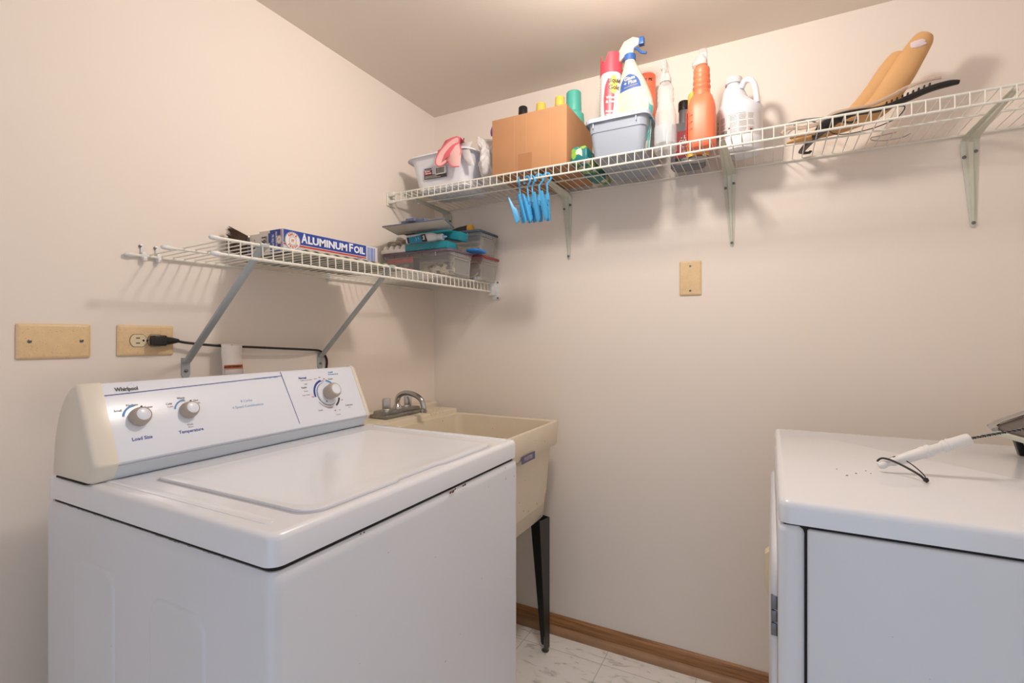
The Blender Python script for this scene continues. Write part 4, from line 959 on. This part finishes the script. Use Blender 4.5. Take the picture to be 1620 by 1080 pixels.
# foil carton
fz = L0(.2, -.93)+.0145
MT = Matrix.Translation((0, -.938, fz)) @ Matrix.Rotation(R(.82), 4, 'X') @ Matrix.Translation((0, .938, -fz))
t = thing('foil_carton', 'long blue aluminum foil carton lying on the left wall shelf', 'carton', (.2, -.77, fz))
b = MB(); fx0, fx1, fy0, fy1, fh = .168, .220, -.941, -.597, .058
b.box((fx0, fy0, fz), (fx1, fy1, fz+fh), 1, .0008)
b.box((fx1, fy0+.001, fz+.0235), (fx1+.0004, fy1-.050, fz+fh-.001), 0); b.box((fx0+.001, fy0-.0004, fz+.001), (fx1-.010, fy0, fz+fh-.001), 0)
b.box((fx1, fy0+.001, fz+.017), (fx1+.0004, fy1-.050, fz+.0215), 2); b.box((fx1-.0065, fy0-.0004, fz+.001), (fx1-.0050, fy0, fz+fh-.001), 2); 
for k, (u0, u1) in enumerate(((.002, .0055), (.0070, .0105), (.0125, .0145), (.0165, .0260), (.028, .030), (.0315, .035))): b.box((fx1, fy1-.046+u0*1.0, fz+.002), (fx1+.0004, fy1-.046+u1, fz+fh-.004), 3)
Fc = FX(fx1+.0006, fy0+.0280, fz+.0295)
b.lathe([(.0238, 0), (.0238, .0003), (0, .0003)], 40, 4, M=Fc); b.arc(.0222, .0232, 0, 360, Fc @ Matrix.Translation((0, 0, .0002)), 0, 40); b.arc(.0105, .0113, 0, 360, Fc @ Matrix.Translation((0, 0, .0002)), 0, 30)
def ring_text(s_, r, a0, step, size, m, flip=False):
    for i, ch in enumerate(s_):
        a = a0-step*i if not flip else a0+step*i
        b.text(ch, size, Fc @ Matrix.Translation((r*math.cos(R(a)), r*math.sin(R(a)), .0006)) @ Matrix.Rotation(R(a-90 if not flip else a+90), 4, 'Z'), m, .03)
ring_text('KWIK', .0165, 128, 25, .0092, 2); ring_text('FRESH', .0165, 222, 24, .0086, 2, True); b.text('IT', .0095, Fc @ Matrix.Translation((0, 0, .0006)), 2, .03)
b.text('A', .034, FX(fx1+.0006, fy0+.0650, fz+.0405), 5, .03, fit=.0195); b.text('LUMINUM', .0275, FX(fx1+.0006, fy0+.1465, fz+.0385), 5, .04, fit=.140)
b.text('F', .033, FX(fx1+.0006, fy0+.2320, fz+.0405), 5, .03, fit=.0155); b.text('OIL', .0275, FX(fx1+.0006, fy0+.2655, fz+.0385), 5, .04, fit=.045)
b.text('ULTRA STRENGTH CONTROL', .0080, FX(fx1+.0006, fy0+.192, fz+.0100), 2, .01, fit=.10); b.text('75', .019, FX(fx1+.0006, fy0+.2660, fz+.0085), 6, .04, sx=.85); b.text('SQ\nFT', .0065, FX(fx1+.0006, fy0+.2815, fz+.0085), 6, .02)
Fe = FY(fx0+.022, fy0-.0006, fz+.030)
b.text('75 SQ FT', .010, frame((fx0+.012, fy0-.0006, fz+.030), (0, 0, -1), (1, 0, 0)), 5, .02, sx=.8); b.text('ALUMINUM FOIL', .0085, frame((fx0+.026, fy0-.0006, fz+.030), (0, 0, -1), (1, 0, 0)), 5, .02, sx=.7)
b.lathe([(.0115, 0), (.0115, .0003), (0, .0003)], 24, 4, M=FY(fx0+.037, fy0-.0005, fz+.030)); b.arc(.0098, .0108, 0, 360, FY(fx0+.037, fy0-.0007, fz+.030), 2, 24); b.text('IT', .007, FY(fx0+.037, fy0-.0009, fz+.030), 2, .02)
b.bm.transform(MT)
b.build('carton', [M_foilblue, M_foilgrey, M_foilred, mat('stripe_blue', (120, 140, 196), .5), M_paper, mat('carton_white', (232, 236, 246), .5), mat('carton_lilac', (150, 152, 196), .5)], t)
# wrap cartons beside it
t = thing('wrap_carton', 'white wrap carton end marked 190 beside the foil carton', 'carton', (.13, -.8, L0(.13, -.93)+.013))
z0 = L0(.13, -.93)+.0135
b = MB(); b.box((.113, -.932, z0), (.158, -.62, z0+.064), 0, .001); b.text('190', .022, frame((.130, -.9326, z0+.036), (0, 0, -1), (1, 0, 0)), 1, .03); b.text('SQ FT', .007, frame((.142, -.9326, z0+.040), (0, 0, -1), (1, 0, 0)), 1, .02)
b.box((.150, -.9326, z0+.030), (.1575, -.932, z0+.056), 2); b.bm.transform(MT); b.build('carton', [mat('carton_cream', (222, 214, 206), .55), M_greyd, M_foilblue], t)
t = thing('wrap_carton', 'pale wrap carton with vertical purple print next to the paint brush', 'carton', (.09, -.8, L0(.09, -.93)+.013))
b = MB(); b.box((.066, -.928, z0), (.108, -.63, z0+.060), 0, .001); b.text('   - wrap', .0125, frame((.088, -.9286, z0+.036), (0, 0, -1), (1, 0, 0)), 1, .03, sx=.85); b.ext([(.0665, z0+.002), (.076, z0+.002), (.0665, z0+.045)], -.9284, -.928, 'xz', 2)
b.bm.transform(MT); b.build('carton', [bpy.data.materials['carton_cream'], M_greyd, mat('carton_purple', (84, 66, 140), .5)], t)
# paint brush
t = thing('paint_brush', 'paint brush with brown bristles at the left end of the cartons', 'brush', (.08, -.97, L0(.08, -.97)+.02))
zb = L0(.05, -.92)+.013
b = MB()
for i in range(34):
    for j in range(5):
        u = (i/33-.5); v_ = (j/4-.5); L_ = .046+random.uniform(-.006, .006)
        p0_ = Vector((.050+v_*.012, -.927, zb+.036+u*.050)); d_ = Vector((-.62+v_*.3+random.uniform(-.05, .05), -1, .42+u*.35+random.uniform(-.04, .04))).normalized()
        b.tube([p0_, p0_+d_*L_*.5, p0_+d_*L_], [.0016, .0012, .0004], 4, cap=False)
b.build('bristles', M_brist, t)
b = MB(); b.box((.041, -.929, zb+.009), (.060, -.895, zb+.063), 0, .002); b.build('ferrule', M_chrome_d, t)
b = MB(); b.tube([(.050, -.90, zb+.036), (.045, -.88, zb+.035), (.037, -.84, zb+.028), (.032, -.78, zb+.020)], [.014, .008, .007, .009], 10); b.build('handle', M_yellow, t)

# storage bins in the corner
def bin_(name, label, x0, x1, y0, y1, z0, z1, lidm, inset=.012, ribs=True, lid_t=.009):
    t = thing(name, label, 'bin', ((x0+x1)/2, (y0+y1)/2, z0))
    cx, cy, w_, h_ = (x0+x1)/2, (y0+y1)/2, x1-x0, y1-y0
    b = MB(); lv = [(z0, inset+.004), (z0+.003, inset), (z0+(z1-z0)*.74, inset*.55), (z0+(z1-z0)*.76, inset*.35), (z1-lid_t, inset*.3)]
    b.rprism(cx, cy, w_, h_, .02, lv, 0, n=5, cap1=False)
    if ribs:
        zr = z0+(z1-z0)*.76
        for k in range(1, 5):
            x = x0+(x1-x0)*k/5; b.box((x-.0012, y0+.001, zr), (x+.0012, y0+inset*.35+.001, z1-lid_t), 0)
        for k in range(1, 3):
            y = y0+(y1-y0)*k/3; b.box((x1-inset*.35-.001, y-.0012, zr), (x1-.001, y+.0012, z1-lid_t), 0)
    b.build('body', M_transl, t)
    b = MB(); b.rprism(cx, cy, w_, h_, .022, [(z1-lid_t, -.001), (z1-lid_t*.3, -.001), (z1, .004), (z1-.0005, .012), (z1-.003, .014)], 0, n=6); b.build('lid', lidm, t)
    # raised rectangular panel on the end
    b = MB(); yy, zz = cy, z0+(z1-z0)*.40; hw, hh = h_*.30, (z1-z0)*.28
    xx = x1-inset*.72
    for r0, r1 in (((yy-hw, zz-hh), (yy+hw, zz-hh)), ((yy+hw, zz-hh), (yy+hw, zz+hh)), ((yy+hw, zz+hh), (yy-hw, zz+hh)), ((yy-hw, zz+hh), (yy-hw, zz-hh))):
        b.tube([(xx+.001+(r0[1]-z0)*.05, *r0), (xx+.001+(r1[1]-z0)*.05, *r1)], .0016, 6)
    b.build('end_panel', M_transl, t)
    return t
zL = L0(.3, -.3)+.0022
pb = bin_('storage_bin', 'clear bin with a purple lid, lowest and nearest in the corner pile', .012, .331, -.356, -.192, zL, 1.4655, M_purple)
rb = bin_('storage_bin', 'small clear bin with a dark red lid against the back wall', .200, .350, -.176, -.018, zL, 1.468, M_redlid, ribs=False, inset=.016)
ub = bin_('storage_bin', 'clear bin with a slate blue lid stacked over the red-lidded bin', .050, .345, -.176, -.018, 1.4695, 1.566, M_bluelid, inset=.014)
for nm, lb_, a, b_, mm_ in (('repair_kit', 'grey and red flapper repair kit box inside the purple-lidded bin', (.030, -.338, zL+.005), (.155, -.30, zL+.078), 0),):
    b = MB(); b.box(a, b_, 0, .002); b.box((a[0]-.0, a[1]-.0008, b_[2]-.020), (b_[0], a[1], b_[2]-.001), 1)
    b.text('-A-FLUSH', .018, frame((.103, a[1]-.0014, zL+.040), (1, 0, .22), (-.22, 0, 1)), 2, .04, sx=.85); b.text('FLAPPER', .018, frame((.110, a[1]-.0014, zL+.022), (1, 0, .22), (-.22, 0, 1)), 2, .04, sx=.85)
    b.box((.142, a[1]-.001, zL+.030), (.149, a[1], zL+.042), 1); b.box((.134, a[1]-.001, zL+.030), (.1405, a[1], zL+.042), 3)
    o = b.build(nm, [M_greyb, M_capred, M_label, M_teal], loc=(.09, -.32, zL+.005)); o['label'] = lb_; o['category'] = 'box'
def heap(label, c, s, loc, m=M_odds, name='hardware', seed=1, kind='stuff'):
    b2 = blob(c, s, amp=.45, sc=2.5, seed=seed, sub=3)
    for v in b2.verts: v.co.z = max(loc[2], v.co.z)
    o = MB().merge(b2).build(name, m, loc=loc, smooth=20); o['label'] = label; o['category'] = 'hardware'; o['kind'] = kind
heap('mixed small tools and hardware inside the purple-lidded bin', (.232, -.28, zL+.020), (.062, .045, .036), (.232, -.28, zL+.005))
heap('mixed pale odds and ends inside the slate-lidded bin', (.22, -.10, 1.492), (.085, .045, .030), (.22, -.10, 1.4745), mat('pale_odds', (170, 166, 150), .6, var=.25, vscale=40), seed=4)
t = MB(); 
t.tube([Vector((.270+.034*math.cos(a), -.110+.014*math.sin(a), zL+.052+.034*math.sin(a))) for a in [2*PI*k/26 for k in range(25)]], .003, 7)
o = t.build('hose', M_ivory2, loc=(.27, -.11, zL+.02)); o['label'] = 'coil of pale plastic hose inside the red-lidded bin'; o['category'] = 'hose'
t = MB(); t.lathe([(.030, 0), (.034, .003), (.034, .018), (.030, .020), (0, .020)], 28, c=(.270, -.085, zL+.004)); o = t.build('tin', M_chrome, loc=(.27, -.085, zL+.004)); o['label'] = 'flat silver tin at the bottom of the red-lidded bin'; o['category'] = 'tin'
t = MB(); t.rprism(.348, -.205, .055, .080, .016, [(1.4690, .002), (1.471, 0), (1.4765, 0), (1.4775, .004)], 0); o = t.build('tray', mat('bright_blue', (18, 120, 205), .35), loc=(.348, -.205, 1.469)); o['label'] = 'bright blue plastic lid lying at the edge of the red-lidded bin'; o['category'] = 'lid'

zp = 1.4665
t = MB()   # white ridged tray
t.box((.010, -.352, zp), (.128, -.255, zp+.014), 0, .002)
for i in range(4):
    for j in range(3):
        t.rprism(.026+.029*i, -.338+.030*j, .025, .027, .008, [(zp+.012, 0), (zp+.024, .003), (zp+.029, .008)], 0, n=3)
o = t.build('ridged_tray', M_paper, loc=(.07, -.30, zp)); o['label'] = 'white ridged tray on the left of the purple lid'; o['category'] = 'tray'
t = MB(); b2 = blob((.050, -.275, zp+.045), (.048, .040, .016), amp=.5, sc=2.2, seed=8); t.merge(b2); o = t.build('rag', mat('beige_rag', (186, 176, 158), .9), loc=(.05, -.275, zp+.03), smooth=70); o['label'] = 'crumpled beige rag on top of the white ridged tray'; o['category'] = 'rag'
t = MB(); t.box((.128, -.3515, zp), (.314, -.290, zp+.026), 0, .0015); t.text('----  -----  ----  -----  ----', .0080, FY(.221, -.3518, zp+.008), 1, .0, sx=.9); o = t.build('teal_box', [M_teal, mat('pale_teal', (150, 205, 210), .5)], loc=(.22, -.32, zp)); o['label'] = 'flat teal box lying on the purple lid under the white bottle'; o['category'] = 'box'
t = MB(); Mx = Matrix.Translation((.21, -.245, 1.545)) @ Matrix.Rotation(R(12), 4, 'Y') ; t.box((-.100, -.030, -.016), (.108, .030, .016), 0, .0015, M=Mx); o = t.build('teal_box', M_teal, loc=(.21, -.245, 1.53)); o['label'] = 'tilted teal box behind the white bottle, its end sticking out to the right'; o['category'] = 'box'
t = MB(); b2 = blob((.090, -.25, 1.567), (.052, .040, .022), amp=.25, sc=2, seed=11); t.merge(b2); o = t.build('pouch', mat('deep_blue_cloth', (18, 78, 128), .6), loc=(.09, -.25, 1.545), smooth=70); o['label'] = 'deep blue soft pouch under the clipboard'; o['category'] = 'pouch'
# white squeeze bottle lying down
t = thing('glue_bottle', 'white squeeze bottle with a teal and black label lying on the teal box', 'bottle', (.20, -.325, zp+.027))
zc = zp+.027+.019
b = MB(); rings = []
for x, hy_, hz_ in ((.122, .012, .010), (.1245, .020, .016), (.130, .024, .019), (.232, .024, .019), (.245, .020, .017), (.256, .012, .012), (.260, .010, .010)):
    rings.append([(x, -.325+u, zc+v_) for u, v_ in rr(0, 0, hy_*2, hz_*2, min(hy_, hz_)*.75, 5)])
b.loft(rings, 0); b.build('body', M_whitep, t)
b = MB(); b.lathe([(.0125, -.004), (.0130, .0), (.0125, .018), (.009, .020)], 18, M=frame((.260, -.325, zc), (0, 1, 0), (0, 0, 1)))
b.bm.transform(Matrix.Identity(4)); b.build('cap', M_whitep, t)
b = MB(); b.lathe([(.006, .018), (.004, .030), (.002, .036), (0, .037)], 12, M=frame((.260, -.325, zc), (0, 1, 0), (0, 0, 1))); b.build('nozzle', mat('nozzle_blue', (170, 200, 225), .4), t)
b = MB(); ys = -.3495
b.ext([(.140, zc-.016), (.228, zc-.016), (.218, zc+.012), (.134, zc+.006)], ys-.0006, ys, 'xz', 0); b.ext([(.206, zc-.0158), (.229, zc-.0158), (.218, zc+.0122), (.198, zc+.011)], ys-.0009, ys-.0004, 'xz', 1); b.ext([(.139, zc-.0158), (.148, zc-.0158), (.142, zc+.007), (.133, zc+.0065)], ys-.0009, ys-.0004, 'xz', 1)
b.text('Anti', .014, frame((.212, ys-.0012, zc-.001), (-.25, 0, 1), (-1, 0, -.25)), 2, .04, sx=.7)
b.text('----\n---', .010, frame((.182, ys-.0010, zc-.002), (-.25, 0, 1), (-1, 0, -.25)), 2, .02)
b.build('label', [mat('label_teal', (22, 138, 180), .5), M_blackp, M_paper], t)
# clipboards
t = thing('clipboard', 'grey clipboard lying flat on top of the corner pile', 'clipboard', (.21, -.38, 1.56))
A_, D_, C_, B_ = Vector((.118, -.462, 1.5375)), Vector((.382, -.462, 1.5365)), Vector((.300, -.285, 1.5495)), Vector((.036, -.285, 1.5500))
def slab(pts, th, m):
    b2 = bmesh.new(); n_ = (pts[1]-pts[0]).cross(pts[3]-pts[0]).normalized(); 
    lo = [b2.verts.new(p) for p in pts]; hi = [b2.verts.new(p+n_*th) for p in pts]
    b2.faces.new(lo[::-1]); b2.faces.new(hi)
    for i in range(4): b2.faces.new((lo[i], lo[(i+1) % 4], hi[(i+1) % 4], hi[i]))
    bmesh.ops.recalc_face_normals(b2, faces=b2.faces); return b2
b = MB(); b.merge(slab([A_, D_, C_, B_], .003, 0), 0); b.build('board', M_clipb, t)
b = MB()
for p, q in ((A_, D_), (D_, C_), (C_, B_), (B_, A_)): b.tube([p+Vector((0, 0, .0015)), q+Vector((0, 0, .0015))], .0022, 6)
b.build('edge', M_slate, t)
b = MB(); e1 = (D_-A_).normalized(); e2 = (B_-A_).normalized(); mid = (A_+D_)/2+e2*.002+Vector((0, 0, .004)); F = frame(mid, e1, e2); b.box((-.05, 0, 0), (.05, .030, .009), 0, .003, M=F); b.box((-.018, -.014, .001), (.018, .008, .012), 0, .003, M=F); b.build('clip', M_slate, t)
# tool on the slate lid
t = thing('hand_tool', 'black and yellow hand tool lying on the slate blue lid', 'tool', (.22, -.10, 1.568))
b = MB(); rings = []
for x, hy_, hz_ in ((.155, .008, .006), (.165, .016, .012), (.20, .020, .016), (.245, .020, .018), (.262, .014, .013), (.268, .006, .006)): rings.append([(x, -.10+hy_*math.cos(a), 1.5685+hz_+hz_*math.sin(a)) for a in [2*PI*k/16 for k in range(16)]])
b.loft(rings, 0); b.build('grip', M_blackp, t)
b = MB(); b.lathe([(.0165, 0), (.0175, .006), (.016, .016), (.010, .021), (0, .022)], 20, M=frame((.250, -.106, 1.5865), (0, 1, 0), (0, 0, 1))); b.box((.150, -.119, 1.572), (.235, -.081, 1.577), 0, .002); b.build('trim', mat('tool_yellow', (206, 150, 50), .45), t)

# ------------------------------------------------------------------ things on the dryer
t = thing('wand', 'white turned handle with a twisted wire and black wrist loop lying on the dryer', 'handle', (1.515, -.665, DZ))
a = Vector((1.509, -.680, DZ+.0118)); e = Vector((1.640, -.655, DZ+.0690)); d = (e-a); L_ = d.length; F = frame(a, d.cross(Vector((0, 0, 1))), (0, 0, 1)); zax = d.normalized(); xax = zax.cross(Vector((0, 0, 1))).normalized(); yax = zax.cross(xax)
F = Matrix(((xax.x, yax.x, zax.x, a.x), (xax.y, yax.y, zax.y, a.y), (xax.z, yax.z, zax.z, a.z), (0, 0, 0, 1)))
pr_ = [(0, -.004), (.008, -.003), (.0105, .002), (.0105, .008), (.0085, .012), (.0085, .018), (.0115, .022), (.0120, .026), (.0095, .030), (.0125, .034), (.0145, .050), (.0150, .072), (.0165, .076), (.0168, .080), (.0150, .083), (.0172, .086), (.0165, .090), (.0125, .094), (.0122, .110), (.0158, .113), (.0165, .117), (.0145, .120), (.0172, .123), (.0158, .127), (.0152, .130), (.0152, .155), (.0140, .158), (0, .158)]
sc_ = L_/.158
b = MB(); b.lathe([(r*.66, z*sc_) for r, z in pr_], 28, M=F); b.build('handle', M_whitep, t)
b = MB(); s1 = e; s2 = Vector((1.85, -.56, DZ+.115)); n_ = 420; dr_ = (s2-s1).normalized(); px_ = dr_.cross(Vector((0, 0, 1))).normalized(); py_ = dr_.cross(px_)
for k_, ph in enumerate((0, PI)):
    b.tube([s1+(s2-s1)*i/n_+px_*.0013*math.cos(ph+i*.42)+py_*.0013*math.sin(ph+i*.42) for i in range(n_+1)], .0012, 5, k_)
b.build('twisted_wire', [M_blackp, M_screw], t)
b = MB(); h_ = Vector((1.5260, -.668, DZ+.030))
b.tube(bez([(1.505, -.676, DZ+.019), (1.513, -.680, DZ+.026), (1.530, -.690, DZ+.023), (1.555, -.715, DZ+.012), (1.564, -.725, DZ+.004)], 6), .0019, 6)
b.tube(bez([(1.524, -.672, DZ+.025), (1.537, -.668, DZ+.029), (1.552, -.688, DZ+.022), (1.565, -.708, DZ+.010), (1.566, -.724, DZ+.003)], 6), .0010, 6)
b.merge(blob((1.565, -.725, DZ+.0045), (.0042, .0042, .0042), amp=.2, sub=2)); b.build('wrist_loop', M_blackp, t)

t = thing('display_tray', 'tilted dark glass tray with a chrome rim at the right end of the dryer', 'tray', (1.83, -.40, DZ))
def TP(u, v_, w__): return Vector((1.765, -.52, DZ+.052))+Vector((.62, .42, .30)).normalized()*0+Vector((1, 0, 0))*u
O_ = Vector((1.742, -.410, .960)); eu = Vector((.50, -.86, -.10)).normalized(); ev = Vector((.80, .42, .30)); ev = (ev-eu*ev.dot(eu)).normalized(); en = eu.cross(ev).normalized()
if en.z < 0: en = -en
FF = Matrix(((eu.x, ev.x, en.x, O_.x), (eu.y, ev.y, en.y, O_.y), (eu.z, ev.z, en.z, O_.z), (0, 0, 0, 1)))
b = MB(); b.box((.0, .0, -.006), (.22, .20, 0), 0, .002, M=FF)
b.text('- --', .016, FF @ Matrix.Translation((.055, .075, .0008)) @ Matrix.Rotation(R(10), 4, 'Z'), 1, .02); b.text('-- -', .016, FF @ Matrix.Translation((.060, .058, .0008)) @ Matrix.Rotation(R(10), 4, 'Z'), 1, .02)
b.build('glass_top', [mat('smoked_glass', (86, 78, 74), .18), M_paper], t)
b = MB(); b.tube([FF @ Vector(p) for p in ((-.004, .20, .002), (-.006, .02, .002), (-.002, .002, .001), (.012, -.004, -.001))], .0075, 10, flat=.6); b.build('chrome_rim', M_chrome, t)
b = MB(); b.box((.0, -.004, -.016), (.22, .001, -.005), 0, .001, M=FF); b.build('white_strip', M_bracket, t)
b = MB(); b.ext([(1.775, .956), (1.787, .956), (1.802, DZ+.001), (1.790, DZ+.001)], -.400, -.385, 'xz', bev=.001); b.build('leg', M_blackp, t)
b = MB(); b.ext([(-.395, DZ+.001), (-.56, DZ+.001), (-.56, .925), (-.395, .950)], 1.800, 1.96, 'yz', bev=.002); b.build('base', mat('dark_grey_base', (92, 86, 84), .35), t)
